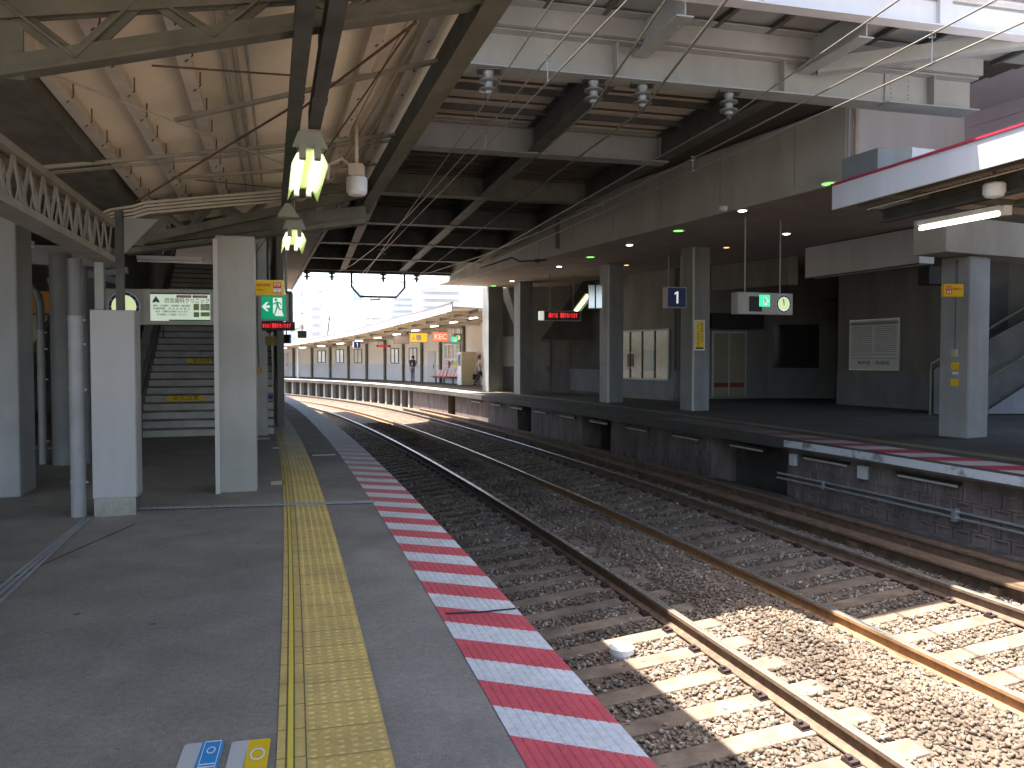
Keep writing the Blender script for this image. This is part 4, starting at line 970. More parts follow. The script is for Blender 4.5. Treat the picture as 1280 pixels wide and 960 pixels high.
pwall(38, 43, False, 'sunlit pale wall under the far right platform right of the dark posts')
m = MB(); m.sweep(lambda s: [(rd(s)+1.6,-1.7),(rd(s)+1.7,-1.7),(rd(s)+1.7,-.2),(rd(s)+1.6,-.2)], srange(43, 100, 1)); m.build('recess_wall', m_black, label='dark back wall behind the posts under the far right platform', cat='wall')
for k in range(34):
    s = 43.6+k*1.15; m = MB(frs(s, rd(s)+.35)); m.bx(-.12, .12, -.12, .12, -1.3, -.2)
    m.build('support_post', m_conc, label='short pale post holding up the edge of the far right platform', cat='post', group='posts under the far right platform')
m = MB(); m.sweep(lambda s: [(rd(s)-.012,-.16),(rd(s)-.002,-.16),(rd(s)-.002,-.03),(rd(s)-.012,-.03)], srange(5, 13.8, .5)); m.build('edge_facing', M('worn_white', (.58,.60,.62), (.20,.18,.16), 1.3, .7, contrast=(.5,.6)), label='worn white painted facing along the edge of the near right platform', cat='facing')
for k, (d0, z, r_) in enumerate(((.17,-.74,.022),(.15,-.83,.020))):
    m = MB(); m.tube([P(s, rd(s)+d0, z) for s in srange(-6, 14.2, .5)], r_, 8); m.build('conduit', m_galv, label=('upper pale conduit pipe along the brown block wall','lower pale conduit pipe along the brown block wall')[k], cat='pipe')
for k, s in enumerate((12.9, 10.0, 7.9, 5.9, 3.9)):
    m = MB(frs(s, rd(s)+.15)); m.c(0, 0, -.79, .09, .07, .19) if k in (1, 3) else m.c(0, 0, -.79, .05, .03, .15)
    m.build('conduit_clamp', m_galv, label='small pale clamp box joining the two conduit pipes on the block wall', cat='clamp', group='clamps on the conduit pipes')
for k, (px, py, lb) in enumerate(((930,567,'small white switch box on the block wall beside the open recess'),(1016,584,'larger white switch box with a pipe on the block wall'))):
    s = 13.75 if k == 0 else 11.95; F = frs(s, rd(s)+.20); o = thing('switch_box', lb, 'switch box', F @ Vector((0,0,-.52)), 0)
    m = MB(F); m.c(-.02, 0, -.42, .10, .15+.05*k, .22); m.build('box', m_white, o); m = MB(F); m.tube([(-.02,-.16,-.52),(-.02,-.16,-.3)], .02, 6); m.build('pipe', m_steelD, o)
for k in range(15):
    s = .6+k*2.35
    if 14.0 < s < 14.6: s = 14.9
    m = MB(); m.tube([P(s+x, rd(s)+.17, -.36) for x in (0,.4,.8,1.15)], .020, 8)
    o = m.build('tube_lamp', m_conduit, label='thin tube lamp fixed under the lip of the right platform in the shade', cat='lamp', group='tube lamps under the lip of the right platform')
    h = MB(frs(s+.6, rd(s)+.22)); h.bx(-.03, .04, -.65, .65, -.34, -.29); h.build('hood', m_black, o)
m = MB(); m.sweep([(9.35,.003),(9.35,.009),(9.65,.009),(9.65,.003)], srange(-4, 60, .5)); m.build('tactile_paving', M('tactile_dull', (.22,.185,.10), (.16,.14,.085), 3, .7), label='dull yellow tactile paving line along the right platform', cat='tactile paving')

# ================================================================== OVERHEAD WIRES AND INSULATORS
def wire(pts, r_, label, mat=m_wire, name='overhead_wire'):
    m = MB(); m.tube(pts, r_, 6); return m.build(name, mat, label=label, cat='wire')
def qz(h, q, t, z): return fr(h) @ Vector((q, t, z))
pairs = []
for nm, q, zc, zm in (('left', 2.78, 4.52, 4.72), ('right', 6.0, 4.38, 4.56)):
    for kind, z, r_ in (('contact', zc, .009), ('messenger', zm, .0095)):
        near = [qz(16.2, q, t, z+(.0 if kind == 'contact' else .0016*(t-14)**2)) for t in (-8, -2, 4, 8, 11, 14, 18, 24, 32)]
        far = [P(s, 1.5 if nm == 'left' else 4.85, z+(.25 if kind == 'messenger' else 0)) for s in (40, 48, 56, 64, 75, 90)]
        wire(near+far, r_, f'{kind} wire over the {"nearest" if nm == "left" else "far"} track')
    for t in (6.3 if nm == 'right' else 8.2, 10.9, 14.4, 19, 25):
        z1 = zm+.0016*(t-14)**2
        m = MB(); a, b_ = qz(16.2, q, t, z1), qz(16.2, q, t, zc); m.tube([a+Vector((0,0,.03)), b_], .006, 5); m.tube([a+Vector((-.03,0,.03)), a+Vector((.03,0,.03)), a+Vector((.03,0,-.03)), a+Vector((-.03,0,-.03))], .008, 5); m.tube([b_-Vector((.0,.05,0)), b_+Vector((0,.05,0))], .012, 5)
        m.build('dropper', m_insul, label=f'wire dropper clip hanging between the two wires over the {"nearest" if nm == "left" else "far"} track', cat='dropper', group=f'droppers over the {nm} wires')
ins = []
for k, (px, py) in enumerate(((611, 96), (742, 105), (803, 108), (911, 116))):
    Bi = BR.inverted(); lo, hi = 8, 14
    for _ in range(50):
        mid = (lo+hi)/2
        if (Bi @ at(px, py, mid)).y > 9.93: hi = mid
        else: lo = mid
    p = at(px, py, lo); p.z = 5.19
    lb = ('ribbed grey insulator under the girder, leftmost by the canopy edge','ribbed grey insulator under the girder, second from the canopy edge','ribbed grey insulator under the girder, third from the canopy edge','ribbed grey insulator under the girder, nearest the white wall')[k]
    o = thing('insulator', lb, 'insulator', p-Vector((0,0,.34)), 0, 'insulators under the front girder')
    m = MB(); m.lathe(p, [(.07,0),(.07,-.05),(.055,-.07),(.055,-.10),(.12,-.125),(.125,-.14),(.06,-.155),(.055,-.21),(.12,-.235),(.125,-.25),(.06,-.265),(.05,-.30)], 18); m.build('porcelain', m_insul, o, smooth=True)
    m = MB(); m.cyl(p-Vector((0,0,.36)), .03, .07, 8); m.build('clamp', m_steelD, o)
    m = MB(); m.c(p.x, p.y, p.z-.01, .3, .2, .018); m.build('base_plate', m_steelD, o)
    ins.append(p-Vector((0,0,.34)))
for k, (px, py) in enumerate(((697, -8), (838, -8), (914, -8), (1135, -8))):
    a = ins[k]; q = (BR.inverted() @ a).x
    near = at(px, py, a.y*.72); far = [BR @ Vector((q+.002*t, 9.9+t, 4.86-.0*t)) for t in (4, 12, 24)] + [P(42, (1.3, 2.3, 3.4, 5)[k], 4.9), P(70, (1.0, 2.0, 3.4, 5)[k], 5.2)]
    wire([near+(near-a)*1.5, near, a]+far, (.009, .013, .016, .010)[k], ('thin feeder wire on the leftmost insulator','dark feeder cable on the second insulator','thickest dark feeder cable on the third insulator','thin feeder wire on the insulator nearest the white wall')[k], m_steelM if k in (1, 2) else m_wire)
for k, (q, t) in enumerate(((.1, 33.9), (1.1, 33.9), (3.2, 33.9), (4.6, 33.9), (2.4, 25.9))):
    p = BR @ Vector((q, t, 5.18)); o = thing('insulator', ('small dark insulator at the far end of the bridge by the left soffit','small dark insulator at the far end of the bridge left of the bent bracket','small dark insulator at the far end of the bridge inside the bent bracket','small dark insulator at the far end of the bridge right of the bent bracket','dark insulator under an inner girder of the bridge')[k], 'insulator', p-Vector((0,0,.4)), 0)
    m = MB(); m.lathe(p, [(.05,0),(.05,-.08),(.14,-.10),(.14,-.13),(.05,-.15),(.05,-.22),(.14,-.24),(.14,-.27),(.05,-.29),(.04,-.40)], 12); m.build('porcelain', m_steelD, o, smooth=True)
m = MB(BR); m.tube([(1.9,34,5.15),(1.9,34,4.55),(2.25,34,4.15),(3.75,34,4.15),(4.1,34,4.55),(4.1,34,5.15)], .045, 8); m.tube([(3.0,34,4.15),(3.0,33.4,4.0),(2.6,33,3.95)], .03, 6)
m.build('bent_bracket', m_steelD, label='dark bent pipe bracket hanging like a bowl at the far end of the bridge', cat='bracket')
m = MB(); a = at(697, 262, 23); m.c(a.x, a.y, a.z, .12, .12, 2.2); b_ = at(683, 325, 23); m.tube([b_, at(650,327,24), at(640,322,24.4), at(600,335,26)], .03, 8); m.lathe(at(672,326,23.2), [(.02,-.06),(.09,-.04),(.09,-.02),(.03,0),(.09,.02),(.09,.04),(.02,.06)], 10)
m.build('pull_off_arm', m_steelD, label='dark curved registration arm with insulator beside the right soffit', cat='bracket')

# ================================================================== FAR RIGHT PLATFORM: CANOPY, WALL, FURNITURE
def zfb(s): return float(np.interp(s, [36,38,44,50,55,61,75,100], [3.82,3.75,3.52,3.16,2.87,2.52,2.42,2.38]))
def zft(s): return float(np.interp(s, [36,38,44,50,55,61,75,100], [4.22,4.14,3.96,3.54,3.16,2.72,2.60,2.55]))
WD = 12.3
fc = thing('platform_canopy', 'long curved sunlit canopy with a white edge over the far right platform', 'canopy', P(60, 10, 2), 40)
SF = srange(36.5, 97, 1)
m = MB(); m.sweep(lambda s: [(7.72,zfb(s)),(7.78,zfb(s)),(7.78,zft(s)),(7.72,zft(s))], SF); m.build('fascia', m_farwhite, fc)
m = MB(); m.sweep(lambda s: [(7.68,zft(s)),(7.84,zft(s)),(7.84,zft(s)+.02),(7.68,zft(s)+.02)], SF); m.build('trim', m_roofout, fc)
m = MB(); m.sweep(lambda s: [(7.78,zfb(s)+.12),(WD+.4,zfb(s)+.02+.10),(WD+.4,zfb(s)+.17),(7.78,zfb(s)+.2)], SF); m.build('roof_sheet', m_roof, fc)
m = MB()
for k in range(30):
    s = 37.5+k*2; a, b_ = P(s, 7.8, zfb(s)+.02), P(s, WD, zfb(s)+.02); m.bar(a, b_, .08, .16)
m.build('rafter', m_purlin, fc, kind='stuff')
for d in (9.0, 10.6):
    m = MB(); m.sweep(lambda s: [(d-.04,zfb(s)-.02),(d+.04,zfb(s)-.02),(d+.04,zfb(s)+.1),(d-.04,zfb(s)+.1)], SF); m.build('purlin', m_steelM, fc)
m = MB(); m.sweep(lambda s: [(rd(s)+.01,.002),(rd(s)+.01,.008),(rd(s)+.8,.008),(rd(s)+.8,.002)], srange(35, 100, 1)); m.build('edge_coping', M('coping', (.58,.52,.48), (.50,.44,.40), 2, .8), label='pale sunlit coping strip along the edge of the far right platform', cat='coping')
fw = thing('platform_wall', 'long pale back wall with windows and dark posts along the far right platform', 'wall', P(60, WD, 0), 40)
m = MB(); m.sweep(lambda s: [(WD,1.15),(WD+.1,1.15),(WD+.1,zfb(s)+.1),(WD,zfb(s)+.1)], SF); m.build('upper_panels', M('far_cream', (.80,.75,.68), (.74,.69,.62), 1), fw)  # panel colour paled to stand in for lens flare
m = MB(); m.sweep(lambda s: [(WD-.02,0),(WD+.1,0),(WD+.1,1.15),(WD-.02,1.15)], SF); m.build('lower_panels', M('far_bluegrey', (.66,.66,.70), (.60,.60,.64), 1), fw)  # also paled for the flare washing out the far wall
post_s = [42.0, 45.3] + [48.2+k*2.35 for k in range(19)]
for s in post_s:
    m = MB(frs(s, WD-.06)); m.bx(-.09, .07, -.10, .10, 0, zfb(s)+.05); m.build('post', m_steelM, fw)
for i in range(1, len(post_s)-1):
    a, b_ = post_s[i], post_s[i+1]; L = b_-a
    if i in (2, 5, 9, 10): continue
    F = frs((a+b_)/2, WD-.01); m = MB(F); wz = min(2.25, zfb(a)-.35)
    for y0, y1, z0, z1 in ((-.6,.6,1.2,1.25),(-.6,.6,wz,wz+.05),(-.6,-.55,1.25,wz),(.55,.6,1.25,wz),(-.03,.03,1.25,wz)): m.bx(-.05, 0, y0, y1, z0, z1)
    wf = m.build('window', m_steelM, fw); m = MB(F); m.bx(-.02, -.01, -.55, .55, 1.25, wz); m.build('pane', m_skypane if i % 3 else m_farwhite, wf)
for i in (2, 10):
    F = frs(post_s[i]+1.2, WD-.03); m = MB(F); m.bx(-.03, 0, -.55, .55, .02, 2.05); d_ = m.build('door', m_white, fw); m = MB(F); m.bx(-.06, -.03, -.4, -.36, .9, 1.15); m.build('handle', m_steelD, d_)
for k in range(12):
    s = 39+k*2.6; p = P(s, 9.8, zfb(s)-.06); o = thing('tube_lamp', 'small pale tube lamp in the row under the far right canopy', 'lamp', p, 0, 'tube lamps under the far right canopy')
    m = MB(frs(s, 9.8, zfb(s)-.06)); m.bx(-.09, .09, -.6, .6, 0, .08); m.build('housing', m_white, o); m = MB(frs(s, 9.8, zfb(s)-.06)); m.tube([(0,-.55,-.03),(0,.55,-.03)], .03, 8); m.build('tube', m_tube, o)

def board(name, label, cat, px0, px1, pyt, pyb, Y, h, mat, dep=.12, hang=0, house=None, lit=None):
    """a flat sign box: the photo's rectangle at its real distance, turned by h degrees; returns (thing, frame, w, h)"""
    a, b_ = at(px0, pyb, Y), at(px1, pyt, Y); wd = (b_.x-a.x)/math.cos(R(h)); ht = b_.z-a.z
    cx, cz = (a.x+b_.x)/2, a.z
    o = thing(name, label, cat, (cx, Y, cz), h); F = fr(h, cx, Y, cz)
    m = MB(F); m.bx(-wd/2, wd/2, 0, dep, 0, ht); m.build('housing', house or m_matte, o, bevel=.004)
    e = min(.03, ht*.07); m = MB(F); m.bx(-wd/2+e, wd/2-e, -.006, -.001, e, ht-e); face = m.build('face', mat, o)
    if hang:
        for x in (-wd*.32, wd*.32): m = MB(F); m.tube([(x, dep/2, ht), (x, dep/2, ht+hang)], .018, 8); m.build('hanger_rod', m_steelL, o)
    return o, F, wd, ht, face
def clock_face(F, x, z, r_, par, glow):
    m = MB(F @ Matrix.Translation((x, 0, z))); m.disc((0,-.010,0), r_, 40); m.build('rim', m_plain, par)
    m = MB(F @ Matrix.Translation((x, 0, z))); m.disc((0,-.013,0), r_*.94, 40, r0=r_*.76); ring = m.build('hour_ring', M('clock_blue', (.04,.05,.22), None), par)
    m = MB(F @ Matrix.Translation((x, 0, z))); m.disc((0,-.012,0), r_*.77, 40); dial = m.build('dial', glow, par)
    m = MB(F @ Matrix.Translation((x, 0, z)))
    for k in range(12):
        a = k*math.pi/6; m.bar((r_*.79*math.sin(a),-.015,r_*.79*math.cos(a)), (r_*.91*math.sin(a),-.015,r_*.91*math.cos(a)), r_*.045, .002, up=(0,1,0))
    m.build('hour_marks', m_plain, ring)
    m = MB(F @ Matrix.Translation((x, 0, z)))
    for ang, L, t in ((-4, .45, .09), (-14, .66, .05)):
        a = R(ang); m.bar((-r_*.12*math.sin(a),-.018,-r_*.12*math.cos(a)), (r_*L*math.sin(a),-.018,r_*L*math.cos(a)), r_*t, .003, up=(0,1,0))
    m.build('hands', m_ink, dial)
def running_man(m, S, mi=0, ox=0, oz=0):
    """white door shape with a green runner, S = square size"""
    pass
m_clockglow = M('clock_dial_lit', (.85,.9,.65), emit=(.8,.95,.45), estr=.14)

# --- left side signs
o, F, wd, ht, fcx = board('clock_box', 'lit round station clock in a beige box half hidden by the cabinet column', 'clock', 133, 180.5, 361, 406, 10.6, 8, m_matte)
clock_face(F, -.015, ht*.50, .205, o, m_clockglow)
o, F, wd, ht, fcx = board('clinic_sign', 'lit white and green dental clinic advertisement board above the stairs', 'sign', 182, 268.5, 361.5, 406, 10.6, 8, m_matte)
x0, x1, z0, z1 = -wd*.40, wd*.41, ht*.11, ht*.90
m = MB(F); m.bx(x0, x1, -.010, -.0065, z0, z1); pn = m.build('panel', M('panel_mint', (.74,.82,.72), emit=(.7,.85,.68), estr=.12), o)
m = MB(F); m.bx(x0, x1, -.0125, -.0105, z1-.022, z1, 0); m.bx(x0+wd*.25, x1, -.0125, -.0105, z0, z0+.016, 0)
m.prism([(x0+.03,z1-.12),(x0+.115,z1-.12),(x0+.072,z1-.045)], -.0125, -.0105); m.prism([(x0+.025,z1-.13),(x0+.065,z1-.13),(x0+.045,z1-.085)], -.0126, -.0104); m.prism([(x0+.08,z1-.13),(x0+.12,z1-.13),(x0+.10,z1-.085)], -.0127, -.0103)
m.build('green_marks', M('dark_green', (.03,.16,.07), None), pn)
g2 = M('leaf_green', (.20,.48,.10), (.45,.40,.2), 9); gd_ = M('text_green', (.04,.12,.08), None)
m = MB(F); m.text('四宮歯科クリニック', .072, Matrix.Translation((x0+wd*.50, -.0115, z1-.108)), fit=wd*.60); m.build('lettering', gd_, pn)
m = MB(F)
for i, (tx, z, f) in enumerate((('歯科・小児歯科　予防歯科・矯正歯科', .175, .50), ('診療時間　月 火 水 木 金 土', .212, .50), ('祝日・日曜日は休診となります', .25, .44), ('075-000-0000' if False else 'お気軽にご相談ください', .29, .40))):
    m.text(tx, .030, Matrix.Translation((x0+wd*.29, -.0115, z1-z)), fit=wd*f)
m.build('small_lettering', m_ink, pn)
for k, x in enumerate((.355, .575)):
    m = MB(F); m.bx(x0+wd*x, x0+wd*(x+.20), -.0125, -.0105, z1-.066, z1-.032); rp_ = m.build('red_tab', m_signred, pn); m = MB(F); m.text(('無料相談','急患随時')[k], .024, Matrix.Translation((x0+wd*(x+.10), -.0135, z1-.050)), fit=wd*.16); m.build('lettering', m_plain, rp_)
for k, (x, z, w_, h_) in enumerate(((.585,.145,.075,.085),(.68,.145,.125,.085),(.585,.255,.075,.065),(.68,.255,.125,.055))):
    m = MB(F); m.bx(x0+wd*x, x0+wd*x+wd*w_, -.0125, -.0105, z1-z-h_, z1-z); m.build('picture', g2 if k != 1 else M('pic_pale', (.7,.72,.6), (.3,.45,.2), 12), pn)
o, F, wd, ht, fcx = board('emergency_sign', 'yellow emergency button sign with a red square above the green exit sign', 'sign', 318, 353.5, 350, 369.5, 9.75, 8, m_signyel, .10, house=M('sign_yellow_side', (.75,.6,.2), None))
m = MB(F); m.bx(wd*.16, wd*.43, -.009, -.0065, ht*.16, ht*.84); rd_ = m.build('red_square', m_signred, o)
m = MB(F); m.text('STOP', .05, Matrix.Translation((wd*.295, -.0105, ht*.68)), fit=wd*.22, bold=.001)
for x in (.225, .36): m.bx(wd*x-.022, wd*x+.022, -.011, -.0095, ht*.26, ht*.46); m.prism([(wd*x-.022,ht*.26),(wd*x+.022,ht*.26),(wd*x+.01,ht*.2),(wd*x-.01,ht*.2)], -.0112, -.0094)
m.build('white_pictogram', m_plain, rd_)
m = MB(F); m.text('非常通報', .038, Matrix.Translation((-wd*.17, -.0085, ht*.66)), fit=wd*.46); m.text('ボタン', .032, Matrix.Translation((-wd*.24, -.0085, ht*.34)), fit=wd*.28); m.build('lettering', m_signred, o)
o, F, wd, ht, fcx = board('exit_sign', 'green lit exit sign with running man and arrow beside the concrete pillar', 'sign', 325.5, 358.5, 367, 401, 12.0, 9, m_green, .16)
def man(F, S, cx, cz, par, flip=1, y=-.0095):
    m = MB(F); f = flip
    m.prism([(cx-f*.02*S,cz+.36*S),(cx+f*.34*S,cz+.36*S),(cx+f*.34*S,cz-.20*S),(cx+f*.40*S,cz-.38*S),(cx+f*.08*S,cz-.38*S),(cx-f*.02*S,cz-.26*S)], y, y+.003); dw = m.build('white_door', m_signwhite, par)
    m = MB(F); q = lambda x, z: (cx+f*x*S, y-.002, cz+z*S)
    m.disc(q(.10,.28), .055*S, 14)
    for a, b_, t in (((.12,.20),(.17,.02),.10),((.13,.19),(.0,.10),.045),((.0,.10),(-.06,.12),.04),((.14,.19),(.27,.14),.045),((.27,.14),(.30,.06),.04),((.16,.02),(.10,-.14),.06),((.10,-.14),(.04,-.32),.05),((.18,.02),(.25,-.12),.06),((.25,-.12),(.40,-.12),.045)):
        m.bar(q(*a), q(*b_), t*S, .002, up=(0,1,0))
    m.build('green_runner', m_green, dw)
man(F, ht*.9, .0, ht*.52, o)
m = MB(F); S = ht; m.prism([(-.42*S,.52*S),(-.25*S,.69*S),(-.17*S,.69*S),(-.28*S,.565*S),(-.13*S,.565*S),(-.13*S,.475*S),(-.28*S,.475*S),(-.17*S,.35*S),(-.25*S,.35*S)], -.0095, -.0065); m.build('arrow', m_signwhite, o)
a = at(361, 384, 12.3); m = MB(fr(9, *a)); m.c(0, .1, 0, .07, .3, .48); o = m.build('speaker_box', m_steelD, label='dark upright box hung just right of the green exit sign', cat='box')
m = MB(fr(9, *a)); m.tube([(-.05,.1,.22),(-.05,.1,2.4)], .02, 8); m.build('hanger_rod', m_steelL, o)
o, F, wd, ht, fcx = board('message_board', 'narrow black message board with red lit text under the green exit sign', 'message board', 328, 367, 402, 413, 13.2, 9, m_ledhouse, .12, hang=0, house=m_ledhouse)
m = MB(F); m.text('まもなく電車がまいります', .085, Matrix.Translation((-.02, -.009, ht*.5)), fit=wd*.86); m.build('lettering', m_led, o)
a = at(342, 424, 13.6); o = thing('camera_cluster', 'dark cameras clustered under the message board beside the pillar', 'camera', a, 0)
m = MB(); m.tube([a+Vector((-.05,.1,.2)), a+Vector((-.05,-.12,.16))], .06, 12); m.tube([a+Vector((.1,.05,.18)), a+Vector((.2,-.12,.22))], .045, 12); m.build('camera', m_black, o)
m = MB(); m.c(a.x-.03, a.y, a.z-.03, .17, .2, .15); m.build('brown_box', M('olive', (.20,.15,.04), None), o)
a = at(358, 419, 26); o = thing('hanging_signal', 'small dark signal lantern hung from the bridge on a rod over the track', 'signal', a, 0)
m = MB(); m.c(a.x, a.y, a.z-.12, .24, .2, .28); m.cyl(a+Vector((0,0,-.05)), .15, .05, 12); m.build('lantern', m_black, o)
m = MB(); m.tube([a+Vector((0,0,0)), a+Vector((0,0,.5))], .02, 6); m.c(a.x, a.y, a.z+.22, .2, .04, .03); m.build('rod', m_steelD, o)
a = at(377.5, 418, 33.5); m = MB(fr(20, *a)); m.c(0, 0, 0, .36, .2, .30); o = m.build('repeater_box', m_columnd, label='small grey box sign hung from the bridge end beside the dark signal', cat='box'); m = MB(); m.tube([a+Vector((.0,.05,.1)), (a.x, a.y+.05, 5.3)], .015, 6); m.build('hanger_rod', m_farmast, o)
a = at(323, 463, 15.2); o = thing('alarm_button', 'orange alarm button on the side of the second pillar', 'button', a, 0); m = MB(); m.tube([a, a+Vector((0,-.06,0))], .07, 14); m.build('button', M('alarm_orange', (.6,.28,.05), None), o); m = MB(); m.tube([a+Vector((0,.02,.05)), a+Vector((-.02,.02,.9)), a+Vector((-.01,.02,2.4))], .012, 6); m.build('cable', m_steelD, o)

# --- right side signs
o, F, wd, ht, fcx = board('message_board', 'red lit message board hanging under the right soffit', 'message board', 680, 727, 388.5, 401, 28.5, 14, m_ledhouse, .3, hang=1.35, house=m_ledpale)
m = MB(F); m.text('1番のりば　電車がまいります', .20, Matrix.Translation((0, -.012, ht*.5)), fit=wd*.78); m.build('lettering', m_led, o)
m = MB(F); m.bx(-wd/2-.16, -wd/2-.02, 0, .2, .02, ht-.02); m.build('side_lamp', m_signwhite, o)
a, b_ = at(719, 391, 33.0), at(736, 369, 31.5); o = thing('tube_lamp', 'slanted greenish fluorescent lamp on the underside of the stairs by the mirror panel', 'lamp', a, 0)
m = MB(); m.bar(a+Vector((.05,.1,.06)), b_+Vector((.05,.1,.06)), .35, .05); m.build('reflector', m_refl, o); m = MB(); m.tube([a, b_], .045, 8); m.build('tube', m_tube, o)
o, F, wd, ht, fcx = board('mirror_panel', 'pale reflecting panel fixed to the left side of the pillar by the message board', 'mirror', 735, 753.5, 356, 386, 26.6, -8, m_skypane, .06, house=m_plain)
m = MB(F); m.bx(-wd*.05, wd*.05, -.012, -.0065, .02, ht-.02); m.build('mullion', m_steelD, o)
o, F, wd, ht, fcx = board('platform_number_sign', 'dark blue sign with a white number 1 hanging beside the pillar', 'sign', 833, 859, 358.5, 385, 23.2, 14, m_signblue, .3, hang=.9)
ONE = lambda k, c: [(c-.035*k,-.27*k),(c+.055*k,-.27*k),(c+.055*k,.27*k),(c-.01*k,.27*k),(c-.13*k,.20*k),(c-.13*k,.115*k),(c-.035*k,.16*k)]
m = MB(F @ Matrix.Translation((0, 0, ht*.5))); m.prism(ONE(ht*1.05, .01), -.010, -.0065); m.build('lettering', m_signwhite, o)
o, F, wd, ht, fcx = board('vertical_notice', 'tall yellow notice with vertical black lettering on the grey pillar', 'sign', 867, 882, 400, 438, 23.35, 24.5, m_signyel, .03, house=m_plain)
m = MB(F)
for k, ch in enumerate('あぶないから'): m.text(ch, .105, Matrix.Translation((wd*.18, -.009, ht*.86-k*.098)))
for k, ch in enumerate('ホームを走らない'): m.text(ch, .095, Matrix.Translation((-wd*.14, -.009, ht*.80-k*.083)))
m.bx(-wd*.36, wd*.36, -.010, -.0065, ht*.045, ht*.10); m.build('lettering', m_ink, o)
o, F, wd, ht, fcx = board('clock_box', 'hanging beige box with lit round clock and small green exit sign, right soffit', 'clock', 918, 996, 366, 393, 19.0, 20, m_matte, .25, hang=2.05)
clock_face(F, wd*.33, ht*.5, ht*.44, o, m_clockglow)
m = MB(F); m.bx(-wd*.30, -wd*.07, -.012, -.0065, ht*.12, ht*.82); m.build('black_screen', m_black, o)
m = MB(F); m.bx(-wd*.12, wd*.07, -.017, -.0125, ht*.36, ht*.90); gx = m.build('green_sign', M('exit_green_bright', (.02,.55,.28), emit=(.05,.75,.35), estr=.35), o)
man(F, ht*.48, -wd*.045, ht*.62, gx, 1, -.021); m = MB(F); m.prism([(wd*.055,ht*.63),(wd*.02,ht*.74),(wd*.02,ht*.52)], -.0215, -.018); m.build('arrow', m_signwhite, gx)
F, L = wallfr(7)
a = at(1044, 385, 28.6); m = MB(fr(24, *a)); m.bx(-.34, .34, 0, .3, -.36, .36); o = m.build('wall_box', M('brown_box', (.09,.05,.035), None), label='dark brown box fixed high on the wall beside the noticeboard', cat='box', bevel=.02); m = MB(fr(24, *a)); m.bx(-.2,.2,-.02,-.001,-.25,.25); m.build('face', M('brown_face', (.16,.08,.05), None), o)
F8, L8 = wallfr(8)
def uv_on(i, px):   # distance along wall segment i seen at pixel column px
    a, b_ = Vector(WP[i]), Vector(WP[i+1]); t = (px-640)/FPX; d = b_-a
    return (t*a.y-a.x)/(d.x-t*d.y)*d.length
nx0, nx1 = uv_on(8, 1063), uv_on(8, 1126)
o = thing('noticeboard', 'large framed white timetable board on the grey wall left of the stairs', 'noticeboard', F8 @ Vector(((nx0+nx1)/2, 0, 1.12)), math.degrees(math.atan2(WP[9][1]-WP[8][1], WP[9][0]-WP[8][0])))
m = MB(F8); m.bx(nx0, nx1, -.07, -.017, 1.18, 2.85); m.build('frame', m_galv, o)
m = MB(F8); m.bx(nx0+.05, nx1-.05, -.078, -.071, 1.23, 2.8); sh = m.build('sheet', m_plain, o)
m = MB(F8)
xm = (nx0+nx1)/2
for k in range(14):
    for s_ in (0, 1): m.bx((nx0+.12, xm+.05)[s_], (xm-.05, nx1-.12)[s_], -.081, -.079, 2.58-k*.062, 2.60-k*.062)
m.bx(nx0+.06, nx1-.06, -.081, -.079, 2.66, 2.76); m.bx(nx0+.1, nx1-.1, -.081, -.079, 1.68, 1.70); m.bx(nx0+.1, nx1-.1, -.081, -.079, 1.56, 1.58)
m.build('printed_lines', M('print_grey', (.33,.32,.34), None), sh)
m = MB(F8); m.text('時刻表・路線図', .14, F8.inverted() @ F8 @ Matrix.Translation((xm, -.081, 1.42)), fit=(nx1-nx0)*.62); m.build('lettering', m_ink, sh)
o, F, wd, ht, fcx = board('emergency_sign', 'yellow emergency sign with a red square fixed to the square pillar on the right platform', 'sign', 1179, 1206, 355, 371, 14.7, 10, m_signyel, .08, house=m_signyel)
m = MB(F); m.bx(-wd*.42, -wd*.12, -.009, -.0065, ht*.18, ht*.82); r_ = m.build('red_square', m_signred, o); m = MB(F); m.text('STOP', .05, Matrix.Translation((-wd*.27, -.0105, ht*.66)), fit=wd*.24); m.bx(-wd*.37, -wd*.30, -.011, -.0095, ht*.24, ht*.5); m.bx(-wd*.24, -wd*.17, -.011, -.0095, ht*.24, ht*.5); m.build('white_pictogram', m_plain, r_)
m = MB(F); m.text('非常通報ボタン', .05, Matrix.Translation((wd*.17, -.0085, ht*.6)), fit=wd*.5); m.build('lettering', m_signred, o)
a = at(1170, 344, 21.5); m = MB(fr(15, *a)); m.bx(-.22, .6, 0, .4, -.24, .24); o = m.build('monitor', m_black, label='black monitor box left of the square pillar under the concrete beam', cat='monitor', bevel=.01); m = MB(fr(15, *a)); m.bx(-.03, .03, .15, .21, .24, 1.3); m.build('bracket', m_steelD, o)

# --- far platform signs and furniture
def simple(px0, px1, pyt, pyb, Y, h, mat, label, txt=None, tmat=None, hang=.5, name='sign', cat='sign'):
    o, F, wd, ht, fcx = board(name, label, cat, px0, px1, pyt, pyb, Y, h, mat, .25, hang=hang, house=m_plain if mat in (m_signyel,) else m_matte)
    if txt == '1': m = MB(F @ Matrix.Translation((0, 0, ht*.5))); m.prism(ONE(ht*1.1, .01), -.012, -.0065); m.build('lettering', m_signwhite, o)
    elif txt: m = MB(F); m.text(txt, ht*.75, Matrix.Translation((0, -.012, ht*.5)), fit=wd*.75 if len(txt) > 1 else None, bold=.002); m.build('lettering', tmat or m_signwhite, o)
    return o, F, wd, ht
m_kec = M('kec_red', (.75,.16,.08), None, emit=(.8,.15,.07), estr=.35)
m_farY = M('far_yellow', (.80,.42,.02), None, emit=(.8,.4,.02), estr=.3)
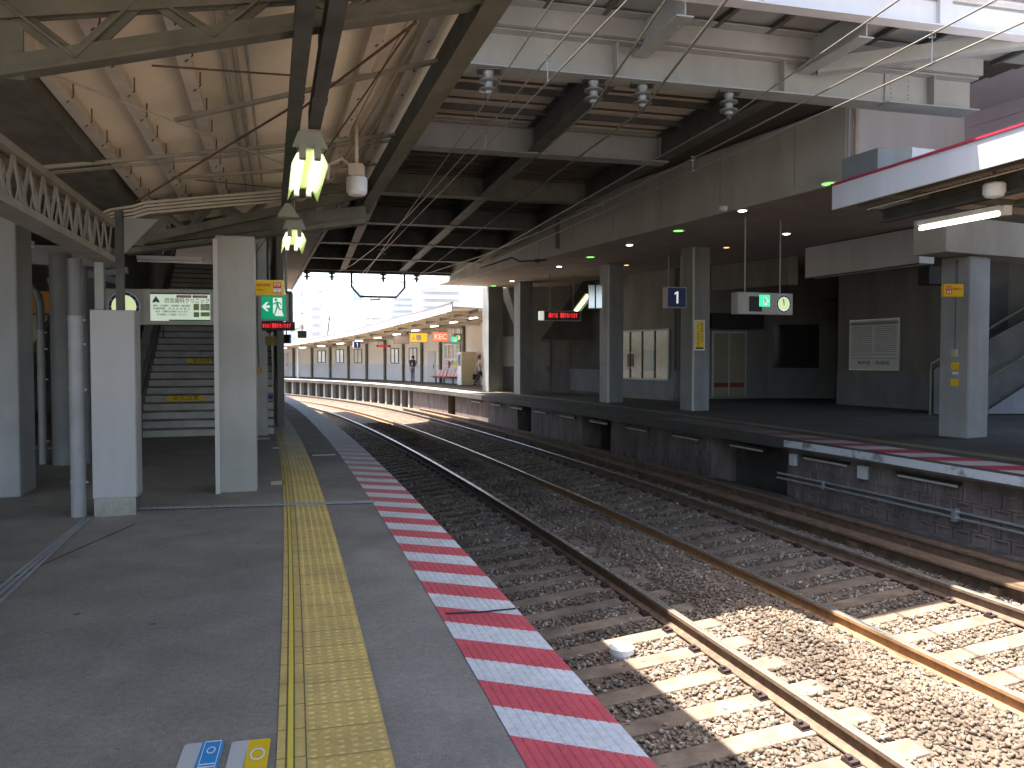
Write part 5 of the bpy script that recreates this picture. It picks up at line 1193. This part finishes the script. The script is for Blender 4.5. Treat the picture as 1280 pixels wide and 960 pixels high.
simple(541, 560, 415, 427.5, 47, 20, m_kec, 'orange red lit sign with white letters KEC under the far canopy', 'KEC', hang=.3)
o, F, wd, ht = simple(513, 534, 416, 428, 50, 22, m_farY, 'bright yellow exit sign hanging under the far canopy left of the red sign', None, hang=.3)
m = MB(F); m.bx(-.16, .16, -.012, -.0065, ht*.2, ht*.8); m.build('white_square', m_plain, o); m = MB(F); m.prism([(-wd*.36,ht*.3),(-wd*.22,ht*.3),(-wd*.30,ht*.7)], -.012, -.0065); m.build('arrow', m_plain, o)
simple(442.5, 450.5, 427, 435, 52, 26, m_signblue, 'small blue number 1 sign hanging under the far canopy', '1', hang=.2)
simple(471, 488, 431, 434, 52, 26, m_ledhouse, 'thin red lit message board far along the far canopy', '電車がまいります', m_led, hang=.3, name='message_board', cat='message board')
simple(494, 511, 420, 430, 51.5, 26, M('far_pink_board', (.72,.60,.55), None), 'pale pinkish board hanging under the far canopy', None, hang=.2)
o, F, wd, ht = simple(564, 572, 420.5, 428, 46, 18, M('far_green', (.02,.50,.25), None, emit=(.05,.6,.3), estr=.4), 'small green exit sign under the far canopy right of the red sign', None, hang=.5)
man(F, ht*.9, 0, ht*.5, o, 1, -.012)
o, F, wd, ht, fcx = board('clock_box', 'small bright clock box under the far canopy above the vending machine', 'clock', 567, 578, 417, 427, 46.6, 18, m_matte, .2, hang=.4); clock_face(F, 0, ht*.5, ht*.42, o, m_clockglow)
nb_s = 47.3; F = frs(nb_s, WD-.07) @ Matrix.Rotation(R(90), 4, 'Z')
F = frs(nb_s+.0, WD-.08) @ Matrix.Rotation(R(90), 4, 'Z') @ Matrix.Rotation(R(-180), 4, 'Z') if False else frs(nb_s, WD-.08) @ Matrix.Rotation(R(90), 4, 'Z')
def facing_track(s, d, z=0): return frs(s, d, z) @ Matrix.Rotation(R(90+180), 4, 'Z')   # local -Y looks at the tracks
F = facing_track(46.75, WD-.05); o = thing('noticeboard', 'wide glazed noticeboard on the far platform wall above the pink seats', 'noticeboard', F @ Vector((0,0,1.45)), 0)
m = MB(F); m.bx(-1.2, 1.2, -.08, -.01, 1.42, 2.55); m.build('frame', m_galv, o); m = MB(F); m.bx(-1.12, 1.12, -.086, -.081, 1.5, 2.47); sh = m.build('glass', m_skypane, o)
for k, c_ in enumerate(((.5,.52,.55),(.62,.45,.38),(.6,.6,.55),(.7,.66,.62))):
    m = MB(F); m.bx(-1.05+k*.54, -.6+k*.54, -.09, -.087, 1.56, 2.4); m.build('poster', M('poster', c_, tuple(x*.7 for x in c_), 5), sh)
F = facing_track(46.9, WD-.55); o = thing('seat_row', 'row of six pink and red moulded seats on the far platform under the noticeboard', 'seats', F @ Vector((0,0,0)), 0)
for k in range(6):
    x = -1.35+k*.5+(.12 if k > 2 else 0)
    m = MB(F); m.bx(x-.21, x+.21, -.22, .2, .40, .45); st = m.build('seat', m_seat, o, bevel=.02)
    m = MB(F); m.bar((x,.19,.46), (x,.34,.84), .40, .04, up=(0,1,0)); m.build('backrest', m_seatb, o)
m = MB(F); m.bx(-1.6, 1.7, -.05, .05, .34, .40); m.build('rail', m_steelM, o)
for x in (-1.2, 0, 1.3): m = MB(F); m.bx(x-.04, x+.04, -.04, .04, 0, .34); m.bx(x-.05, x+.05, -.22, .22, 0, .03); m.build('leg', m_steelM, o)
for k, (x, c_, lb) in enumerate(((-.62,(.75,.45,.5),'small pink board on the wall above the seats'),(.78,(.62,.62,.10),'small yellow green board on the wall above the seats'))):
    m = MB(facing_track(46.9, WD-.08)); m.bx(x-.34, x+.34, -.06, 0, .98, 1.36); o = m.build('wall_board', M('board_col', c_, None), label=lb, cat='board'); m = MB(facing_track(46.9, WD-.08)); m.bx(x-.28, x+.2, -.064, -.061, 1.02, 1.1); m.build('stripe', m_plain, o)
p = gp(586, 482); F = fr(22, p.x, p.y)
o = thing('vending_machine', 'tall white machine with beige side standing on the far platform near the dark pillar', 'vending machine', p, 22)
m = MB(F); m.bx(-.42, .45, 0, .75, .03, 1.95); m.build('cabinet', m_cream, o, bevel=.015)
m = MB(F); m.bx(-.45, -.421, .02, .73, .05, 1.93); fr_ = m.build('front', m_farwhite, o); m = MB(F); m.bx(-.458, -.451, .1, .65, 1.15, 1.8); m.build('window', m_skypane, fr_)
m = MB(F); m.bx(-.40, .43, -.012, -.001, 1.5, 1.9); m.build('top_panel', M('beige_panel', (.66,.55,.40), None), o)

# ================================================================== PEOPLE
def skin_add(m, vs, es, rad, sub=1):
    me = bpy.data.meshes.new('figure'); me.from_pydata(vs, es, []); ob = bpy.data.objects.new('figure', me); COL.objects.link(ob)
    sk = ob.modifiers.new('s', 'SKIN'); sk.use_smooth_shade = True
    ly = me.skin_vertices[0].data if me.skin_vertices else None
    if ly is None:
        bpy.context.view_layer.objects.active = ob; ly = me.skin_vertices[0].data
    for i, r_ in enumerate(rad): ly[i].radius = (r_, r_) if isinstance(r_, (int, float)) else r_; ly[i].use_root = (i == 0)
    sb = ob.modifiers.new('d', 'SUBSURF'); sb.levels = sub; sb.render_levels = sub
    dg = bpy.context.evaluated_depsgraph_get(); e = ob.evaluated_get(dg); q = e.to_mesh()
    m.add([v.co.copy() for v in q.vertices], [tuple(f.vertices) for f in q.polygons]); e.to_mesh_clear()
    bpy.data.objects.remove(ob); bpy.data.meshes.remove(me)
def person(label, loc, rz, J, shirt, pants, hair, shoes=m_black, sleeve=.5):
    """J: joints in the figure's own frame, +Y is the way it faces"""
    o = thing('person', label, 'person', loc, rz); F = Matrix.Translation(Vector(loc)) @ Matrix.Rotation(R(rz), 4, 'Z')
    names = ['pelvis','waist','chest','neck','head0','head1','shL','elL','wrL','shR','elR','wrR','hipL','knL','anL','toL','hipR','knR','anR','toR']
    idx = {n: i for i, n in enumerate(names)}
    rad = dict(pelvis=(.135,.10),waist=(.12,.09),chest=(.15,.10),neck=.052,head0=.075,head1=.085,shL=.06,elL=.043,wrL=.03,shR=.06,elR=.043,wrR=.03,hipL=.085,knL=.058,anL=.042,toL=.038,hipR=.085,knR=.058,anR=.042,toR=.038)
    E_ = [('pelvis','waist'),('waist','chest'),('chest','neck'),('neck','head0'),('head0','head1'),('chest','shL'),('shL','elL'),('elL','wrL'),('chest','shR'),('shR','elR'),('elR','wrR'),('pelvis','hipL'),('hipL','knL'),('knL','anL'),('anL','toL'),('pelvis','hipR'),('hipR','knR'),('knR','anR'),('anR','toR')]
    m = MB(F); skin_add(m, [J[n] for n in names], [(idx[a], idx[b_]) for a, b_ in E_], [rad[n] for n in names])
    for sd in 'LR':      # hands: palm, four curled fingers and a thumb
        w_ = Vector(J['wr'+sd]); d = (w_-Vector(J['el'+sd])).normalized(); side = d.cross(Vector((0,1,0))); side = side.normalized() if side.length > .01 else Vector((1,0,0)); n_ = side.cross(d)
        m.tube([w_-d*.02, w_+d*.04, w_+d*.085], [.026,.036,.034], 8)
        for k in range(4):
            b0 = w_+d*.08+n_*(k-1.5)*.018; L = (.062,.075,.070,.052)[k]; m.tube([b0, b0+d*L*.5, b0+d*L*.85+side*.012, b0+d*L+side*.024], [.0095,.009,.008,.006], 6)
        t0_ = w_+d*.03+n_*.03; m.tube([t0_, t0_+d*.03+n_*.02, t0_+d*.06+n_*.025], [.012,.011,.008], 6)
    h0, h1 = Vector(J['head0']), Vector(J['head1']); hc = (h0+h1)/2+Vector((0,.0,.02))
    m.tube([hc+Vector((0,.085,-.0)), hc+Vector((0,.115,-.02)), hc+Vector((0,.085,-.035))], [.010,.016,.012], 6)          # nose
    for x in (-.085, .085): m.lathe(hc+Vector((x,.0,-.04)), [(.004,0),(.016,.02),(.018,.04),(.004,.06)], 8)               # ears
    body = m.build('body', m_skin, o, smooth=True)
    m = MB(F)
    for x in (-.032, .032): m.lathe(hc+Vector((x,.088,.005)), [(.003,0),(.011,.008),(.003,.016)], 8)
    m.build('eyes', m_ink, body); m = MB(F); m.bar(hc+Vector((-.028,.087,-.065)), hc+Vector((.028,.087,-.065)), .008, .010); m.build('mouth', m_seat, body)
    m = MB(F); V = []; nl, nk = 7, 16
    for i in range(nl):
        for k in range(nk):
            a = 2*math.pi*k/nk; ph = math.pi*.5*(1-i/(nl-1)); low = -.07 if math.sin(a) < .25 else .035
            z = low+(.135-low)*(i/(nl-1)) if True else 0; r_ = .108*math.sqrt(max(0, 1-((z-.01)/.13)**2))
            V.append(hc+Vector((r_*math.cos(a)*.92, r_*math.sin(a)-.012, z)))
    m.add(V, [(i*nk+k, i*nk+(k+1) % nk, (i+1)*nk+(k+1) % nk, (i+1)*nk+k) for i in range(nl-1) for k in range(nk)]+[tuple((nl-1)*nk+k for k in range(nk))])
    m.build('hair', hair, o, smooth=True)
    lerp = lambda a, b_, t: tuple(Vector(J[a]).lerp(Vector(J[b_]), t))
    m = MB(F); vs = [J['pelvis'], J['waist'], J['chest'], lerp('chest','neck',.55), J['shL'], lerp('shL','elL',sleeve), J['shR'], lerp('shR','elR',sleeve)]
    skin_add(m, vs, [(0,1),(1,2),(2,3),(2,4),(4,5),(2,6),(6,7)], [(.155,.115),(.14,.11),(.17,.118),.075,.078,.064,.078,.064]); m.build('shirt', shirt, o, smooth=True)
    m = MB(F); vs = [tuple(Vector(J['pelvis'])+Vector((0,0,.04))), J['pelvis'], J['hipL'], J['knL'], J['anL'], J['hipR'], J['knR'], J['anR']]
    skin_add(m, vs, [(0,1),(1,2),(2,3),(3,4),(1,5),(5,6),(6,7)], [(.145,.11),(.15,.115),.102,.076,.064,.102,.076,.064]); m.build('trousers', pants, o, smooth=True)
    for sd in 'LR':
        a, t_ = Vector(J['an'+sd]), Vector(J['to'+sd]); d = (t_-a); d.z = 0; d = d.normalized() if d.length > .01 else Vector((0,1,0)); g = min(a.z, t_.z)
        m = MB(F); skin_add(m, [tuple(a-d*.05+Vector((0,0,-.035))), tuple(a+d*.05+Vector((0,0,-.04))), tuple(t_+d*.03)], [(0,1),(1,2)], [.05,.052,.042]); m.build('shoe', shoes, o, smooth=True)
    return o, F
def stand(arm=.06, sp=.10, h=1.0, **k):
    J = dict(pelvis=(0,0,.95),waist=(0,0,1.10),chest=(0,.01,1.32),neck=(0,.0,1.47),head0=(0,.015,1.57),head1=(0,.015,1.66),shL=(-.17,0,1.40),elL=(-.23,-.02,1.12),wrL=(-.24,.04,.88),shR=(.17,0,1.40),elR=(.23,-.02,1.12),wrR=(.24,.04,.88),
             hipL=(-.09,0,.90),knL=(-.10,.02,.49),anL=(-.105,-.02,.09),toL=(-.12,.12,.04),hipR=(.09,0,.90),knR=(.10,.02,.49),anR=(.105,-.02,.09),toR=(.12,.12,.04))
    J.update(k); return J
p = gp(516.5, 476.6); o, F = person('person with a dark backpack seen from behind, standing on the far platform', p, -12, stand(), M('shirt_pinkgrey', (.45,.36,.34), None), M('trousers_grey', (.20,.21,.25), None), M('hair_reddish', (.09,.02,.025), None))
m = MB(F); m.bx(-.16, .16, -.30, -.11, 1.02, 1.45); m.bx(-.11, .11, -.35, -.30, 1.05, 1.25); bp_ = m.build('backpack', M('backpack', (.06,.065,.08), None), o, bevel=.04); m = MB(F); m.bx(-.01,.10,-.358,-.351,1.08,1.28); m.build('pocket', M('pocket_pale', (.5,.5,.52), None), bp_)
m = MB(F)
for x in (-.12, .12): m.tube([(x,-.12,1.42),(x,.02,1.50),(x*1.05,.13,1.36),(x*1.1,.08,1.12),(x,-.1,1.06)], .018, 6)
m.build('strap', m_black, bp_)
p = gp(599.5, 483); o, F = person('person in beige shirt and dark trousers walking right beside the dark pillar', p, -80,
    stand(knL=(-.10,.22,.52),anL=(-.10,.30,.10),toL=(-.10,.44,.06),knR=(.10,-.06,.50),anR=(.10,-.34,.16),toR=(.10,-.25,.05),elR=(.22,.12,1.13),wrR=(.20,.30,.98),elL=(-.23,-.12,1.13),wrL=(-.25,-.16,.88)), M('shirt_beige', (.58,.48,.36), None), M('trousers_brown', (.06,.03,.035), None), m_hair)
lo_ = F @ Vector((-.26,-.18,.42)); b_ = thing('shoulder_bag', 'dark brown bag held by the walking person on the far platform', 'bag', lo_, -80)
m = MB(F @ Matrix.Translation((-.27,-.18,0))); m.prism([(-.06,.36),(.06,.36),(.08,.68),(-.08,.68)], -.17, .17); m.build('bag_body', M('bag', (.05,.04,.035), None), b_, bevel=.02)
m = MB(F @ Matrix.Translation((-.27,-.18,0))); m.tube([(0,-.1,.68),(0,-.06,.80),(.0,.06,.80),(0,.1,.68)], .012, 6); m.build('handle', m_black, b_)
kst = 6; pst = Fs @ Vector((2.28, .30*kst+.15, .16*(kst+1)))
o, F = person('person in black top and white skirt on the stairs behind the pillar', pst, 15, stand(knL=(-.10,.16,.60),anL=(-.10,.12,.25),toL=(-.10,.26,.20)), M('top_black', (.025,.025,.028), None), M('leggings_dark', (.045,.04,.04), None), m_hair)
m = MB(F); m.lathe((0,0,.62), [(.19,0),(.185,.05),(.165,.36),(.15,.40)], 18); m.build('skirt', m_plain, o, smooth=True)

# ================================================================== BACKGROUND BEYOND THE BRIDGE
def building(px0, px1, pyt, Y, dep, label, floors, bays, mat=m_farbld, h=12):
    a, b_ = at(px0, pyt, Y), at(px1, pyt, Y); wd = b_.x-a.x; top = a.z; F = fr(h, (a.x+b_.x)/2, Y)
    o = thing('apartment_block', label, 'building', ((a.x+b_.x)/2, Y, -1.7), h)
    m = MB(F); m.bx(-wd/2, wd/2, 0, dep, -1.7, top); m.build('wall', mat, o)
    m = MB(F); m.bx(-wd/2-.2, wd/2+.2, -.2, dep+.2, top, top+.5); m.bx(-wd*.12, wd*.2, 1, dep*.6, top+.5, top+3); m.build('roof', m_farwhite, o)
    fh = (top+1.7)/floors
    for f in range(floors):
        m = MB(F); m.bx(-wd/2+.3, wd/2-.3, -1.0, 0-.01, -1.7+f*fh+.02, -1.7+f*fh+1.0); m.build('balcony', m_farwhite, o)
        for c in range(bays):
            x = -wd/2+wd*(c+.5)/bays; m = MB(F); m.bx(x-wd/bays*.3, x+wd/bays*.3, -.05, -.012, -1.7+f*fh+1.0, -1.7+f*fh+fh*.85); m.build('window', m_farglass, o)
m_farglass = M('far_glass', (.76,.765,.78), None, rough=.3)  # near-white glass colour stands in for haze over far windows
building(383, 402, 374, 170, 14, 'pale tall apartment block far beyond the curve of the tracks', 9, 4)
building(336, 372, 408, 140, 14, 'low pale building at the far left beyond the tracks', 5, 5, m_farwhite)
building(404, 436, 416, 190, 14, 'distant pale low block right of the tall apartment block', 6, 5)
building(452, 478, 390, 210, 16, 'distant pale mid rise block behind the lattice mast', 10, 4, m_farwhite)
building(486, 520, 366, 230, 16, 'distant pale tower block right of the lattice mast', 13, 5, m_farwhite)
building(524, 575, 356, 190, 18, 'distant wide pale block behind the far canopy at the right', 12, 6, m_farwhite)
a0 = at(448, 440, 78); o = thing('lattice_mast', 'tall pale lattice mast with a bluish panel beyond the bridge', 'mast', (a0.x, 78, -1.2), 10)
m = MB(fr(10, a0.x, 78)); zt_ = at(448, 350, 78).z
for x in (-.4, .4):
    for y in (0, .8): m.bar((x,y,-1.2), (x,y,zt_), .10, .10)
for k in range(11):
    z = -1.2+k*.85; m.bar((-.4,0,z), (.4,0,z+.85), .05, .05); m.bar((.4,0,z), (-.4,0,z+.85), .05, .05)
m.build('lattice', m_farmast, o); m = MB(fr(10, a0.x, 78)); m.bx(-.42, .42, -.06, -.055, at(448,376,78).z, at(448,364,78).z); m.build('panel', M('panel_blue', (.50,.60,.72), None), o)
o = thing('catenary_gantry', 'pale lattice gantry beam spanning the tracks beyond the bridge', 'gantry', (at(410,370,80).x, 80, -1.2), 0)
m = MB(); zt_, zb_ = at(410,363,80).z, at(410,378,80).z; xa, xb = at(362,370,80).x, at(446,370,80).x
for z in (zt_, zb_): m.bar((xa,80,z), (xb,80,z), .12, .12)
for k in range(9): 
    x = xa+(xb-xa)*k/9; m.bar((x,80,zb_ if k % 2 else zt_), (x+(xb-xa)/9,80,zt_ if k % 2 else zb_), .08, .08)
m.build('beam', m_farmast, o); m = MB(); m.bar((xa,80,-1.2), (xa,80,zt_+.5), .35, .35); m.bar((xb,80,zb_), (xb+.8,80,zb_-1.2), .1, .1); m.build('leg', m_farmast, o)
for k, (px, pyt, Y, lb) in enumerate(((463, 352, 85, 'slim pale pole right of the lattice mast'), (412, 395, 95, 'leaning dark pole standing behind the far canopy'), (372, 385, 62, 'thin pole with small horns at the far left of the sky'))):
    a = at(px, pyt, Y); m = MB(); m.tube([(a.x-(.9 if k == 1 else 0), Y, -1.2), a], [.11, .07], 8); o = m.build('utility_pole', m_farmast if k != 1 else m_steelM, label=lb, cat='pole')
    m = MB(); m.bar((a.x-.5, Y, a.z-.4), (a.x+.5, Y, a.z-.4), .07, .07); m.build('crossarm', m_steelM, o)
    if k == 2: m = MB(); m.tube([(a.x, Y, a.z-1.6), (a.x-.4, Y-.3, a.z-1.7)], [.05,.22], 10); m.tube([(a.x, Y, a.z-1.6), (a.x+.4, Y-.3, a.z-1.5)], [.05,.22], 10); m.build('horn', m_columnd, o)
m = MB(); m.bar((-70,70,-1.7),(-20,105,-1.7), .3, 6); m.build('lineside_wall', m_farwhite, label='long pale lineside wall beyond the curve at the far left', cat='wall')
